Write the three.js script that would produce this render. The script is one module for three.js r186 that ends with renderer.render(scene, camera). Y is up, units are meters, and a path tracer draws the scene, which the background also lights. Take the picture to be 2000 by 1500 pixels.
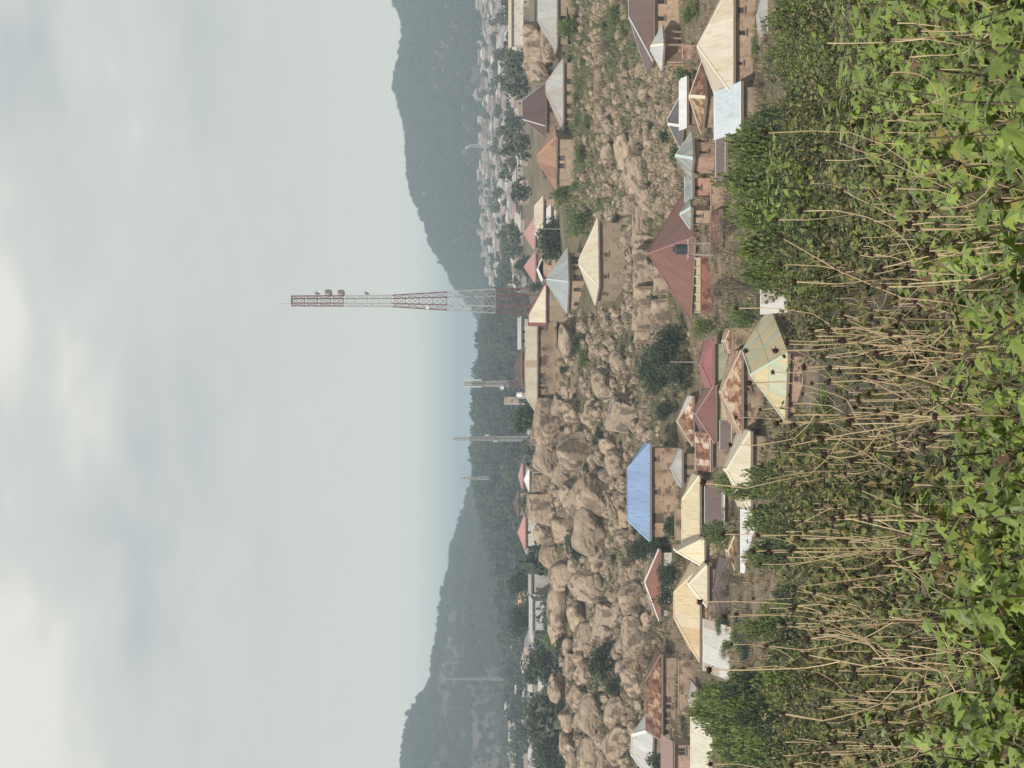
import * as THREE from 'three';
import { mergeGeometries, mergeVertices } from 'three/addons/utils/BufferGeometryUtils.js';

// ---------------------------------------------------------------- camera, sky, sun, exposure
// The photograph was taken with the phone on its side: the world's up points to the picture's left edge.
const scene = new THREE.Scene();
const F = 4450, PITCH = 0.0157, EYE = 30;              // focal length in pixels of the 2000 x 1500 photograph
const CAM = new THREE.Vector3(0, EYE, 0);
const camera = new THREE.PerspectiveCamera(2 * Math.atan(750 / F) * 180 / Math.PI, 4 / 3, 0.5, 40000);
camera.position.copy(CAM);
camera.up.set(1, 0, 0);
camera.lookAt(0, EYE - Math.sin(PITCH) * 100, -Math.cos(PITCH) * 100);

const renderer = new THREE.WebGLRenderer({ antialias: true });
renderer.setSize(1024, 768);
renderer.toneMapping = THREE.LinearToneMapping;
renderer.toneMappingExposure = 1.0;
renderer.shadowMap.enabled = true;
renderer.shadowMap.type = THREE.PCFSoftShadowMap;

const sun = new THREE.DirectionalLight(new THREE.Color(1.0, 0.93, 0.84), 4.5);
sun.position.set(-160, EYE + 210, 60);
sun.target.position.set(0, 10, -230);
sun.castShadow = true;
sun.shadow.radius = 4;                                   // veiled sun: soft-edged shadows
sun.shadow.mapSize.set(4096, 4096);
Object.assign(sun.shadow.camera, { left: -260, right: 260, top: 260, bottom: -260, near: 1, far: 900 });
scene.add(sun, sun.target);

// seeded numbers and noise
function rng(seed) { let a = seed >>> 0; return () => { a = (a + 0x6D2B79F5) >>> 0; let t = a; t = Math.imul(t ^ (t >>> 15), t | 1); t ^= t + Math.imul(t ^ (t >>> 7), t | 61); return ((t ^ (t >>> 14)) >>> 0) / 4294967296; }; }
function h3(x, y, z) { let n = Math.imul(x | 0, 374761393) ^ Math.imul(y | 0, 668265263) ^ Math.imul(z | 0, 2147483647 ^ 1274126177); n = Math.imul(n ^ (n >>> 13), 1274126177); n ^= n >>> 16; return (n >>> 0) / 4294967296; }
const sm = (t) => t * t * (3 - 2 * t);
function vn(x, y, z = 0) {
  const xi = Math.floor(x), yi = Math.floor(y), zi = Math.floor(z), u = sm(x - xi), v = sm(y - yi), w = sm(z - zi);
  const L = (a, b, t) => a + (b - a) * t;
  const pl = (k) => L(L(h3(xi, yi, k), h3(xi + 1, yi, k), u), L(h3(xi, yi + 1, k), h3(xi + 1, yi + 1, k), u), v);
  return L(pl(zi), pl(zi + 1), w);
}
function fbm(x, y, z = 0, o = 4) { let s = 0, a = 0.5, n = 0; for (let i = 0; i < o; i++) { s += a * vn(x, y, z); n += a; a *= 0.5; x = x * 2.03 + 17.1; y = y * 2.03 + 5.7; z = z * 2.03 + 9.2; } return s / n; }
const clamp = (x, a, b) => Math.min(b, Math.max(a, x));
const lerp = (a, b, t) => a + (b - a) * t;
const sstep = (a, b, x) => sm(clamp((x - a) / (b - a), 0, 1));
const V3 = (x, y, z) => new THREE.Vector3(x, y, z);
function interp(tab, x) { if (x <= tab[0][0]) return tab[0][1]; for (let i = 1; i < tab.length; i++) if (x <= tab[i][0]) { const [a, p] = tab[i - 1], [b, q] = tab[i]; return lerp(p, q, (x - a) / (b - a)); } return tab[tab.length - 1][1]; }

// picture position (x, y of the 2000 x 1500 photograph) and distance -> point in the world
const FW = V3(0, -Math.sin(PITCH), -Math.cos(PITCH)), UPV = V3(0, Math.cos(PITCH), -Math.sin(PITCH));
function ray(x, y) { const a = (750 - y) / F, b = (x - 1000) / F; return V3(a, FW.y - b * UPV.y, FW.z - b * UPV.z); }
function P(x, y, d) { const r = ray(x, y); return CAM.clone().addScaledVector(r, d / -r.z); }

const GLOW = [[0, 1], [0.7, 0.95], [1.3, 0.80], [2, 0.52], [3, 0.26], [5, 0.06], [8, 0]];      // the veil thickens and brightens down to the horizon
// sky: pale veil of high cloud, soft cloud banks higher up
function skyColour(dx, dy, dz) {
  const el = Math.asin(clamp(dy, -1, 1)) * 57.3, az = Math.atan2(dx, -dz) * 57.3;
  const e = Math.max(el, 0);
  const low = interp(GLOW, e), hor = [0.645 + 0.62 * low, 0.668 + 0.54 * low, 0.635 + 0.36 * low], grey = [0.535, 0.578, 0.582], lit = [0.85, 0.84, 0.775], cream = [0.70, 0.705, 0.67];
  const warp = fbm(az * 0.22, e * 0.35, 3.1, 4) * 3.0;
  const lay = fbm(az * 0.10 + 4.0, e * 0.52 + warp * 0.55, 1.7, 5);
  const fine = fbm(az * 0.62, e * 1.25 + warp * 0.4, 8.3, 5);
  const strength = sstep(2.5, 8.0, e);
  const streak = fbm(az * 0.28 + 9, e * 1.9 + warp * 0.8, 5.5, 5);
  let k = (lay - 0.5) * 1.8 + (fine - 0.5) * 1.1 + (streak - 0.5) * 0.9;
  // the cloud banks of the visible part, by direction
  const g = (ea, aa, re, ra, s) => { const q = ((e - ea) / re) ** 2 + ((az - aa) / ra) ** 2; return s * Math.exp(-q * (0.75 + 0.9 * fine)); };
  k += g(11.6, -8.2, 1.7, 3.4, 1.5) + g(11.8, 1.6, 0.8, 2.0, 0.9) + g(9.2, -0.6, 0.5, 1.3, 0.55) + g(9.0, 2.6, 0.9, 3.0, 0.35);
  k -= g(8.3, -5.2, 0.75, 3.6, 1.05) + g(11.4, 8.4, 1.0, 2.6, 1.0) + g(9.6, -3.6, 0.8, 0.9, 0.55) + g(6.6, -2.0, 0.9, 4.0, 0.4);
  k = (k > 0 ? 0.92 * sstep(0.05, 1.1, k) : k) * strength;
  const c = [0, 1, 2].map((i) => {
    const base = lerp(hor[i], cream[i], 0.35 * strength);
    const b = k > 0 ? lerp(base, lit[i], clamp(k, 0, 1.25)) : lerp(base, grey[i], clamp(-k, 0, 1.35));
    return b * lerp(1, 0.78, sstep(14, 75, e));     // a hazy sky is brightest towards the horizon
  });
  return c;
}
{
  const W = 4096, H = 2048, px = new Float32Array(W * H * 4), S = 16;
  const at = (i, j) => { const th = ((j + 0.5) / H - 0.5) * Math.PI, ph = ((i + 0.5) / W - 0.5) * 2 * Math.PI, cy = Math.cos(th), sy = Math.sin(th); return sy < -0.02 ? [0.30, 0.29, 0.26] : skyColour(Math.cos(ph) * cy, sy, Math.sin(ph) * cy); };
  const full = (i, j) => j > H * 0.485 && j < H * 0.6 && i > W * 0.19 && i < W * 0.31;   // near the horizon ahead every pixel is worked out, elsewhere a coarser grid is enough
  const grid = []; for (let j = 0; j <= H / S; j++) { const row = []; for (let i = 0; i <= W / S; i++) row.push(at((i * S) % W, Math.min(j * S, H - 1))); grid.push(row); }
  for (let j = 0; j < H; j++) for (let i = 0; i < W; i++) {
    let c;
    if (full(i, j)) c = at(i, j);
    else { const u = i / S, v = j / S, a = Math.floor(u), b = Math.floor(v), fu = u - a, fv = v - b, g0 = grid[b], g1 = grid[b + 1]; c = [0, 1, 2].map((k) => lerp(lerp(g0[a][k], g0[a + 1][k], fu), lerp(g1[a][k], g1[a + 1][k], fu), fv)); }
    const o = (j * W + i) * 4; px[o] = c[0]; px[o + 1] = c[1]; px[o + 2] = c[2]; px[o + 3] = 1;
  }
  const t = new THREE.DataTexture(px, W, H, THREE.RGBAFormat, THREE.FloatType);
  t.mapping = THREE.EquirectangularReflectionMapping; t.magFilter = t.minFilter = THREE.LinearFilter; t.needsUpdate = true;
  scene.background = t; scene.environment = t;
}
scene.fog = new THREE.FogExp2(new THREE.Color(0.70, 0.865, 1.0), 0.00030);
// ---------------------------------------------------------------- names, groups, meshes
const taken = {};
function numbered(n) { const k = taken[n] = (taken[n] ?? -1) + 1; return k ? `${n}_${String(k).padStart(3, '0')}` : n; }
function lit(o) { o.traverse((m) => { if (m.isMesh) { m.castShadow = true; m.receiveShadow = true; } }); return o; }
function tag(o, label, category, group) { o.userData.label = label; o.userData.category = category; if (group) o.userData.group = group; return o; }
function thing(name, label, category, pos, turn = 0, group) { const o = new THREE.Group(); o.name = numbered(name); if (pos) o.position.copy(pos); o.rotation.y = turn; scene.add(o); return tag(o, label, category, group); }
function part(name, geo, mat, parent) { const m = new THREE.Mesh(geo, mat); m.name = name; m.castShadow = m.receiveShadow = true; parent.add(m); return m; }
function struct(name, geo, mat) { const m = new THREE.Mesh(geo, mat); m.name = numbered(name); m.castShadow = m.receiveShadow = true; m.userData.kind = 'structure'; scene.add(m); return m; }
function copyOf(o, pos, turn, scale, label, group) { const c = o.clone(); c.name = numbered(o.name.replace(/_\d{3}$/, '')); c.userData = { ...o.userData }; scene.add(c); c.position.copy(pos); c.rotation.set(0, turn, 0); if (scale) c.scale.copy(scale); if (label) c.userData.label = label; if (group) c.userData.group = group; return c; }
const ORD = ['nearest', 'second nearest', 'third nearest', 'fourth nearest', 'fifth nearest', 'sixth nearest', 'seventh nearest', 'eighth nearest', 'ninth nearest', 'tenth nearest'];
const TEEN = ['eleventh', 'twelfth', 'thirteenth', 'fourteenth', 'fifteenth', 'sixteenth', 'seventeenth', 'eighteenth', 'nineteenth', 'twentieth'];
const TENS = { 2: 'twenty', 3: 'thirty', 4: 'forty', 5: 'fifty', 6: 'sixty', 7: 'seventy' }, UNIT = ['', 'first', 'second', 'third', 'fourth', 'fifth', 'sixth', 'seventh', 'eighth', 'ninth'], DEC = { 3: 'thirtieth', 4: 'fortieth', 5: 'fiftieth', 6: 'sixtieth', 7: 'seventieth' };
function ordinal(k) { if (k < 10) return ORD[k]; const n = k + 1; if (n <= 20) return TEEN[n - 11] + ' nearest'; const t = Math.floor(n / 10), u = n % 10; return (u ? `${TENS[t]}-${UNIT[u]}` : DEC[t]) + ' nearest'; }
const landmarks = [];                                    // [phrase, picture x, picture y]
// labels a crowd of alike things by the landmark each is nearest to in the picture, counted outwards
function labelCrowd(list, phrase, marks = landmarks) {
  const by = new Map();
  for (const r of list) {
    let best = null, bd = 1e9;
    for (const m of marks) { const q = Math.hypot(m[1] - r.px, m[2] - r.py); if (q < bd) { bd = q; best = m; } }
    if (!by.has(best)) by.set(best, []);
    by.get(best).push([bd, r]);
  }
  for (const [m, l] of by) { const seen = {}; l.sort((a, b) => a[0] - b[0]).forEach(([, r]) => { const ph = typeof phrase === 'function' ? phrase(r) : phrase; const k = seen[ph] = (seen[ph] ?? -1) + 1; r.o.userData.label = `${ph}, ${ordinal(k)} to the ${m[0]}`; }); }
}
// picture position of a world point
function pix(v) { const q = v.clone().sub(CAM), f = q.dot(FW), b = -q.dot(UPV) / f, a = q.x / f; return [1000 + b * F, 750 - a * F]; }

// ---------------------------------------------------------------- geometry collector
class GB {
  constructor() { this.p = []; this.uv = []; this.c = []; this.col = null; }
  tri(a, b, c, ua, ub, uc) {
    this.p.push(a.x, a.y, a.z, b.x, b.y, b.z, c.x, c.y, c.z);
    if (!ua) { const n = b.clone().sub(a).cross(c.clone().sub(a)), X = Math.abs(n.x), Y = Math.abs(n.y), Z = Math.abs(n.z); const f = Y >= X && Y >= Z ? (v) => [v.x, v.z] : X >= Z ? (v) => [v.z, v.y] : (v) => [v.x, v.y]; ua = f(a); ub = f(b); uc = f(c); }
    this.uv.push(...ua, ...ub, ...uc);
    if (this.col) for (let i = 0; i < 3; i++) this.c.push(...this.col);
    return this;
  }
  quad(a, b, c, d) { return this.tri(a, b, c).tri(a, c, d); }
  box(cx, cy, cz, sx, sy, sz) {
    const q = (i, j, k) => V3(cx + i * sx / 2, cy + j * sy / 2, cz + k * sz / 2);
    this.quad(q(-1, -1, 1), q(1, -1, 1), q(1, 1, 1), q(-1, 1, 1)); this.quad(q(1, -1, -1), q(-1, -1, -1), q(-1, 1, -1), q(1, 1, -1));
    this.quad(q(1, -1, 1), q(1, -1, -1), q(1, 1, -1), q(1, 1, 1)); this.quad(q(-1, -1, -1), q(-1, -1, 1), q(-1, 1, 1), q(-1, 1, -1));
    this.quad(q(-1, 1, 1), q(1, 1, 1), q(1, 1, -1), q(-1, 1, -1)); this.quad(q(-1, -1, -1), q(1, -1, -1), q(1, -1, 1), q(-1, -1, 1));
    return this;
  }
  bar(a, b, w, h = w, upv = V3(0, 1, 0)) {                // square bar from a to b
    const t = b.clone().sub(a).normalize(), s = t.clone().cross(Math.abs(t.dot(upv)) > 0.95 ? V3(1, 0, 0.01) : upv).normalize(), u = s.clone().cross(t);
    const q = (v, i, j) => v.clone().addScaledVector(s, i * w / 2).addScaledVector(u, j * h / 2);
    const A = [q(a, -1, -1), q(a, 1, -1), q(a, 1, 1), q(a, -1, 1)], B = [q(b, -1, -1), q(b, 1, -1), q(b, 1, 1), q(b, -1, 1)];
    for (let i = 0; i < 4; i++) this.quad(A[i], A[(i + 1) % 4], B[(i + 1) % 4], B[i]);
    this.quad(A[3], A[2], A[1], A[0]); this.quad(B[0], B[1], B[2], B[3]);
    return this;
  }
  tube(pts, rad, sides = 5, colours) {
    let prev = null;
    for (let i = 0; i < pts.length; i++) {
      const t = pts[Math.min(i + 1, pts.length - 1)].clone().sub(pts[Math.max(i - 1, 0)]).normalize();
      const s = t.clone().cross(Math.abs(t.y) > 0.9 ? V3(1, 0, 0) : V3(0, 1, 0)).normalize(), u = s.clone().cross(t), ring = [];
      for (let k = 0; k < sides; k++) { const f = k / sides * Math.PI * 2; ring.push(pts[i].clone().addScaledVector(s, Math.cos(f) * rad[i]).addScaledVector(u, Math.sin(f) * rad[i])); }
      if (prev) for (let k = 0; k < sides; k++) { if (colours) this.col = colours[i]; this.quad(prev[(k + 1) % sides], prev[k], ring[k], ring[(k + 1) % sides]); }
      prev = ring;
    }
    return this;
  }
  geo() {
    const g = new THREE.BufferGeometry();
    g.setAttribute('position', new THREE.Float32BufferAttribute(this.p, 3)); g.setAttribute('uv', new THREE.Float32BufferAttribute(this.uv, 2));
    if (this.c.length) g.setAttribute('color', new THREE.Float32BufferAttribute(this.c, 3));
    g.computeVertexNormals(); return g;
  }
}

// ---------------------------------------------------------------- textures and materials
function tex(n, fn, srgb = true) {
  const d = new Uint8Array(n * n * 4);
  for (let j = 0; j < n; j++) for (let i = 0; i < n; i++) { const c = fn(i / n, j / n, i, j); for (let k = 0; k < 3; k++) d[(j * n + i) * 4 + k] = clamp(Math.round((Array.isArray(c) ? c[k] : c) * 255), 0, 255); d[(j * n + i) * 4 + 3] = 255; }
  const t = new THREE.DataTexture(d, n, n); t.wrapS = t.wrapT = THREE.RepeatWrapping; t.magFilter = THREE.LinearFilter; t.minFilter = THREE.LinearMipmapLinearFilter; t.generateMipmaps = true; t.colorSpace = srgb ? THREE.SRGBColorSpace : THREE.NoColorSpace; t.needsUpdate = true; return t;
}
function rep(t, a, b = a) { const c = t.clone(); c.repeat.set(a, b); c.needsUpdate = true; return c; }
// tileable noise on the unit square
function tn(u, v, f, s = 0, o = 4) { const A = fbm(u * f, v * f, s, o), B = fbm((u - 1) * f, v * f, s, o), C = fbm(u * f, (v - 1) * f, s, o), D = fbm((u - 1) * f, (v - 1) * f, s, o); return lerp(lerp(A, B, u), lerp(C, D, u), v); }
const T = {
  plaster: tex(256, (u, v) => { const a = tn(u, v, 5, 1), b = tn(u, v, 26, 2, 3), st = tn(u, v, 9, 5, 3); const k = 0.86 + 0.26 * (a - 0.5) + 0.22 * (b - 0.5) - (st > 0.62 ? 0.10 : 0); return [k, k * 0.985, k * 0.96]; }),
  stained: tex(256, (u, v) => { const a = tn(u, v, 4, 11), b = tn(u, v, 30, 12, 3), p = tn(u, v, 8, 15, 4); let k = 0.84 + 0.5 * (a - 0.5) + 0.3 * (b - 0.5); const d = p > 0.58 ? 0.72 : 1; return [k * d, k * d * 0.96, k * d * 0.92]; }),
  metal: tex(256, (u, v) => { const a = tn(u, v, 3, 21), b = tn(u * 1, v, 40, 22, 2), st = tn(u * 1, (v * 0.25) % 1, 24, 23, 2); const d = sstep(0.5, 0.68, tn(u, v, 7, 24, 4)), k = 0.93 + 0.09 * (a - 0.5) + 0.08 * (b - 0.5) + 0.09 * (st - 0.5); return [k * lerp(1, 0.96, d), k * lerp(1, 0.94, d), k * lerp(1, 0.90, d)]; }),
  rust: tex(256, (u, v) => { const a = tn(u, v, 6, 31, 5), b = tn(u, v, 36, 32, 3), m = sstep(0.44, 0.58, a + (b - 0.5) * 0.35); return [lerp(0.90, 0.62, m), lerp(0.86, 0.44, m), lerp(0.80, 0.36, m)]; }),
  ribs: tex(128, (u) => 0.5 + 0.5 * Math.cos(u * Math.PI * 2 * 5), false),
  soil: tex(512, (u, v) => { const a = tn(u, v, 6, 41), b = tn(u, v, 40, 42, 3), g = tn(u, v, 90, 43, 2); const k = 0.78 + 0.42 * (a - 0.5) + 0.36 * (b - 0.5) + 0.3 * (g - 0.5); return [k, k * 0.98, k * 0.94]; }),
  rock: tex(256, (u, v) => { const a = tn(u, v, 5, 51), b = tn(u, v, 28, 52, 3), g = tn(u, v, 70, 53, 2); const k = 0.86 + 0.34 * (a - 0.5) + 0.28 * (b - 0.5) + 0.22 * (g - 0.5); return [k, k * 0.98, k * 0.95]; }),
  grain: tex(256, (u, v) => 0.5 + 0.6 * (tn(u, v, 18, 61, 4) - 0.5), false),
};
const mats = new Map();
function M(c, opt = {}) {
  const k = JSON.stringify([c, Object.entries(opt).map(([a, b]) => [a, b?.uuid ?? b])]);
  if (!mats.has(k)) { const m = new THREE.MeshStandardMaterial({ color: new THREE.Color().setRGB(...c), roughness: 0.9, metalness: 0, ...opt }); m.name = 'surface'; mats.set(k, m); }
  return mats.get(k);
}
const wallM = (c, rough = 'plaster') => M(c, { map: T[rough + '_r'] ??= rep(T[rough], 0.22) });
const srgb = (r, g, b) => [r, g, b].map((v) => { v /= 255; return v <= 0.04045 ? v / 12.92 : ((v + 0.055) / 1.055) ** 2.4; });
// ---------------------------------------------------------------- the ground
// height below the eye for the near slope; further out the picture line where the ground lies, for seven columns
const NEAR = [[-40, -1.2], [0, -1.6], [3, -2.5], [8, -3.9], [10, -4.0], [12, -4.2], [15, -4.5], [20, -5.0], [30, -6.0], [45, -7.6], [60, -9.6], [80, -12.6], [120, -19.2], [150, -23.2]];
const COLS = [0, 250, 500, 750, 1000, 1250, 1500];
const ROWS = [
  [180, [1500, 1500, 1560, 1565, 1505, 1475, 1480]],
  [200, [1450, 1440, 1470, 1490, 1450, 1430, 1430]],
  [220, [1390, 1395, 1400, 1420, 1400, 1390, 1375]],
  [240, [1330, 1345, 1335, 1350, 1335, 1330, 1325]],
  [260, [1285, 1300, 1290, 1295, 1290, 1275, 1270]],
  [280, [1240, 1250, 1240, 1240, 1235, 1225, 1222]],
  [300, [1180, 1190, 1195, 1182, 1172, 1172, 1175]],
  [320, [1122, 1128, 1140, 1115, 1110, 1125, 1140]],
  [335, [1090, 1094, 1104, 1080, 1078, 1102, 1118]],
  [350, [1080, 1084, 1090, 1074, 1074, 1100, 1116]],
];
function rowX(row, y) { const v = row[1], t = clamp(y, -150, 1650) / 250, i = clamp(Math.floor(t), 0, 5); return lerp(v[i], v[i + 1], t - i); }
const PLAIN = EYE - 22, UPTOWN = [[450, 1048], [700, 1026], [1000, 1003], [1400, 978], [1800, 954], [2100, 938]];   // the quarter on the right climbs gently towards the hill
function groundRaw(X, d) {
  if (d <= 150) return EYE + interp(NEAR, d);
  const y = 750 - X / Math.max(d, 1) * F;
  if (d >= 450) return lerp(lerp(EYE - 20, PLAIN, clamp((d - 450) / 150, 0, 1)), Math.max(PLAIN, P(interp(UPTOWN, Math.min(d, 2100)), 750, Math.min(d, 2100)).y), sm(clamp((640 - y) / 180, 0, 1)) * sm(clamp((d - 450) / 40, 0, 1)) * (1 - sstep(2400, 3200, d)));
  const rowH = (r) => P(rowX(r, y), y, r[0]).y;
  if (d < 180) return lerp(EYE - 23.2, rowH(ROWS[0]), sm((d - 150) / 30));
  if (d >= 350) { const h = rowH(ROWS[9]); return lerp(h, EYE - 20, sm((d - 350) / 100)); }
  for (let i = 1; i < ROWS.length; i++) if (d <= ROWS[i][0]) return lerp(rowH(ROWS[i - 1]), rowH(ROWS[i]), (d - ROWS[i - 1][0]) / (ROWS[i][0] - ROWS[i - 1][0]));
}
function ground(X, d) { const n = d < 160 ? 0.25 : d < 420 ? 0.7 : 1.5; return groundRaw(X, d) + (fbm(X * 0.12 + 40, d * 0.12, 0.5, 4) - 0.5) * n; }
// where the line of sight through a picture point meets the ground
function hit(x, y, from = 165, to = 352) { const r = ray(x, y); for (let d = from; d < to; d += 0.5) { const k = d / -r.z; if (CAM.y + r.y * k <= ground(r.x * k, d)) return d; } return to; }
function onGround(x, y, from, to) { const d = hit(x, y, from, to), p = P(x, y, d); p.y = ground(p.x, d); return p; }

const soilMap = rep(T.soil, 1 / 9);
{
  const ds = []; for (let d = -40; d < 60; d += 2.5) ds.push(d); for (let d = 60; d < 170; d += 5) ds.push(d); for (let d = 170; d < 370; d += 2) ds.push(d); for (let d = 370; d < 700; d += 12) ds.push(d); for (let d = 700; d < 16000; d *= 1.14) ds.push(d); ds.push(16000);
  const N = 180, pos = [], uv = [], col = [], idx = [];
  for (const d of ds) for (let i = 0; i <= N; i++) {
    const t = i / N * 2 - 1, W = 30 + 0.42 * Math.max(d, 0), X = t * W, y = ground(X, d);
    pos.push(X, y, -d); uv.push(X, d);
    const g = fbm(X * 0.06, d * 0.05, 7.7, 4), f2 = fbm(X * 0.4, d * 0.4, 2.2, 3), far = sstep(500, 800, d);
    const grass = clamp(sstep(0.48, 0.62, g + (f2 - 0.5) * 0.5) + (d < 160 ? 0.3 : 0), 0, 1) * (1 - far) + far * sstep(0.4, 0.6, fbm(X * 0.01, d * 0.006, 3, 3));
    const lush = d > 285 && d < 335 ? sstep(480, 420, 750 - X / d * F) * sstep(288, 300, d) * 0.5 : 0; const soil = [lerp(0.37, 0.27, f2), lerp(0.285, 0.215, f2), lerp(0.205, 0.16, f2)], green = [0.135, 0.135, 0.065], litter = [0.10, 0.08, 0.05];
    const c = [0, 1, 2].map((k) => d < 160 ? lerp(litter[k], green[k], grass * 0.6) : lerp(soil[k], green[k] * (1 - 0.25 * lush), clamp(grass * 0.75 + lush * sstep(0.35, 0.6, f2), 0, 1)));
    col.push(...c);
  }
  for (let j = 0; j < ds.length - 1; j++) for (let i = 0; i < N; i++) { const a = j * (N + 1) + i, b = a + 1, c = a + N + 1, e = c + 1; idx.push(a, b, e, a, e, c); }
  const g = new THREE.BufferGeometry(); g.setAttribute('position', new THREE.Float32BufferAttribute(pos, 3)); g.setAttribute('uv', new THREE.Float32BufferAttribute(uv, 2)); g.setAttribute('color', new THREE.Float32BufferAttribute(col, 3)); g.setIndex(idx); g.computeVertexNormals();
  struct('ground', g, M([1, 1, 1], { vertexColors: true, map: soilMap, roughness: 1, bumpMap: soilMap, bumpScale: 0.08 }));
}

// ---------------------------------------------------------------- hills behind the town, with their woods
const farTreeGeos = [];
for (let k = 0; k < 5; k++) {
  const r = rng(900 + k), g = new GB(), cl = []; for (let i = 0; i < 9; i++) cl.push([V3((r() - 0.5) * 1.3, 0.35 + 0.9 * r(), (r() - 0.5) * 1.3), 0.3 + 0.25 * r()]);
  for (let i = 0; i < 230; i++) { const c = cl[i % 9], v = V3(r() - 0.5, r() - 0.4, r() - 0.5).normalize(), p = c[0].clone().addScaledVector(v, c[1] * Math.pow(r(), 0.3)), a = V3(r() - 0.5, r() - 0.5, r() - 0.5).normalize().multiplyScalar(0.2), b = v.clone().cross(a).normalize().multiplyScalar(0.2); g.tri(p.clone().add(a), p.clone().sub(a), p.clone().add(b)); }
  farTreeGeos.push(g.geo());
}
const woodM = M([1, 1, 1], { roughness: 1, side: THREE.DoubleSide });
function woods(label, spots) {                             // far-off wood that reads as one mass
  for (let v = 0; v < farTreeGeos.length; v++) {
    const list = spots.filter((_, i) => i % farTreeGeos.length === v); if (!list.length) continue;
    const m = new THREE.InstancedMesh(farTreeGeos[v], woodM, list.length); m.name = numbered('distant_wood'); m.castShadow = m.receiveShadow = true;
    m.userData = { kind: 'stuff', label: label[v], category: 'wood' };
    const q = new THREE.Object3D();
    list.forEach((s, i) => { q.position.copy(s.p); q.rotation.set(0, s.r, 0); q.scale.set(s.w, s.h, s.w); q.updateMatrix(); m.setMatrixAt(i, q.matrix); m.setColorAt(i, new THREE.Color().setRGB(...s.c)); });
    scene.add(m);
  }
}
function hill(profile, d0, dF, dB, seed, opt) {
  const ys = profile.map((q) => q[0]), y0 = Math.min(...ys), y1 = Math.max(...ys), tab = [...profile].sort((a, b) => a[0] - b[0]);
  const top = (X) => P(interp(tab, 750 - X / d0 * F), 750 - X / d0 * F, d0).y;
  const H = (X, d) => { const t = d < d0 ? clamp((d - dF) / (d0 - dF), 0, 1) : clamp((dB - d) / (dB - d0), 0, 1), s = sm(t) * 0.55 + t * 0.45, base = PLAIN - 3, h = top(X) - opt.tree * 0.75 - base; return base + h * s + (fbm(X * 0.006 + seed, d * 0.006, seed, 4) - 0.5) * opt.rough * 4 * t * (1 - t); };
  const NX = 140, ND = 46, Xa = (750 - y1) / F * d0, Xb = (750 - y0) / F * d0, pos = [], uv = [], col = [], idx = [];
  for (let j = 0; j <= ND; j++) for (let i = 0; i <= NX; i++) {
    const X = lerp(Xa, Xb, i / NX), d = j < ND * 0.6 ? lerp(dF, d0, j / (ND * 0.6)) : lerp(d0, dB, (j - ND * 0.6) / (ND * 0.4));
    pos.push(X, H(X, d), -d); uv.push(X, d); const k = fbm(X * 0.012, d * 0.01, seed + 3, 4), f = sstep(0.42, 0.6, k);
    col.push(lerp(0.05, 0.17, f), lerp(0.055, 0.135, f), lerp(0.04, 0.105, f));
  }
  for (let j = 0; j < ND; j++) for (let i = 0; i < NX; i++) { const a = j * (NX + 1) + i, b = a + 1, c = a + NX + 1, e = c + 1; idx.push(a, b, e, a, e, c); }
  const g = new THREE.BufferGeometry(); g.setAttribute('position', new THREE.Float32BufferAttribute(pos, 3)); g.setAttribute('uv', new THREE.Float32BufferAttribute(uv, 2)); g.setAttribute('color', new THREE.Float32BufferAttribute(col, 3)); g.setIndex(idx); g.computeVertexNormals();
  struct('hill', g, M([1, 1, 1], { vertexColors: true, roughness: 1, map: opt.map ?? hillMap }));
  if (opt.n) {
    const r = rng(seed * 77 + 5), spots = [];
    for (let i = 0; i < opt.n; i++) {
      const X = lerp(Xa, Xb, r()), crest = r() < 0.16, d = crest ? d0 + (r() - 0.6) * 60 : lerp(dF, d0 + (dB - d0) * 0.1, Math.pow(r(), 0.8));
      const bare = fbm(X * 0.012, d * 0.01, seed + 3, 4); if (!crest && r() < sstep(0.40, 0.6, bare) * opt.bare) continue;
      const w = opt.tree * (0.5 + 0.8 * r()), t = r(); spots.push({ p: V3(X, H(X, d) - 0.3, -d), r: r() * 6.3, w: w * 0.62, h: w * (0.45 + 0.4 * r()), c: [lerp(0.025, 0.06, t), lerp(0.034, 0.064, t), lerp(0.028, 0.05, t * r())] });
    }
    woods(opt.labels, spots);
  }
  return H;
}
const hillMap = rep(T.soil, 1 / 60);
const five = (s) => ['oak-green', 'grey-green', 'dark green', 'dull green', 'olive'].map((c) => `${c} ${s}`);
const hillRight = hill([[-420, 735], [-200, 748], [0, 770], [30, 784], [55, 790], [100, 784], [165, 770], [200, 780], [250, 794], [330, 798], [370, 805], [420, 825], [480, 846], [520, 872], [560, 892], [600, 926], [640, 950], [720, 975], [800, 985]], 2600, 2000, 3500, 3, { tree: 6.5, rough: 26, n: 15000, bare: 0.35, labels: five('scrub wood over the steep hill behind the red and white tower') });
const hillLeft = hill([[1950, 755], [1700, 768], [1500, 785], [1430, 794], [1400, 799], [1370, 820], [1330, 846], [1280, 849], [1200, 862], [1150, 868], [1100, 880], [1060, 886], [1000, 906], [960, 918], [900, 938], [860, 948], [780, 965], [700, 985]], 2300, 1500, 3200, 8, { tree: 6.0, rough: 30, n: 13000, bare: 0.8, labels: five('scrub on the long hill sloping up beyond the boulder ridge') });
const rise = hill([[470, 1010], [560, 985], [600, 962], [640, 946], [700, 944], [745, 940], [790, 930], [820, 942], [850, 938], [890, 931], [930, 935], [1000, 948], [1080, 965], [1180, 985], [1260, 1000]], 1500, 880, 1900, 15, { tree: 8.0, rough: 8, n: 3600, bare: 0.35, labels: five('tree belt on the low rise between the two hills') });
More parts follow.
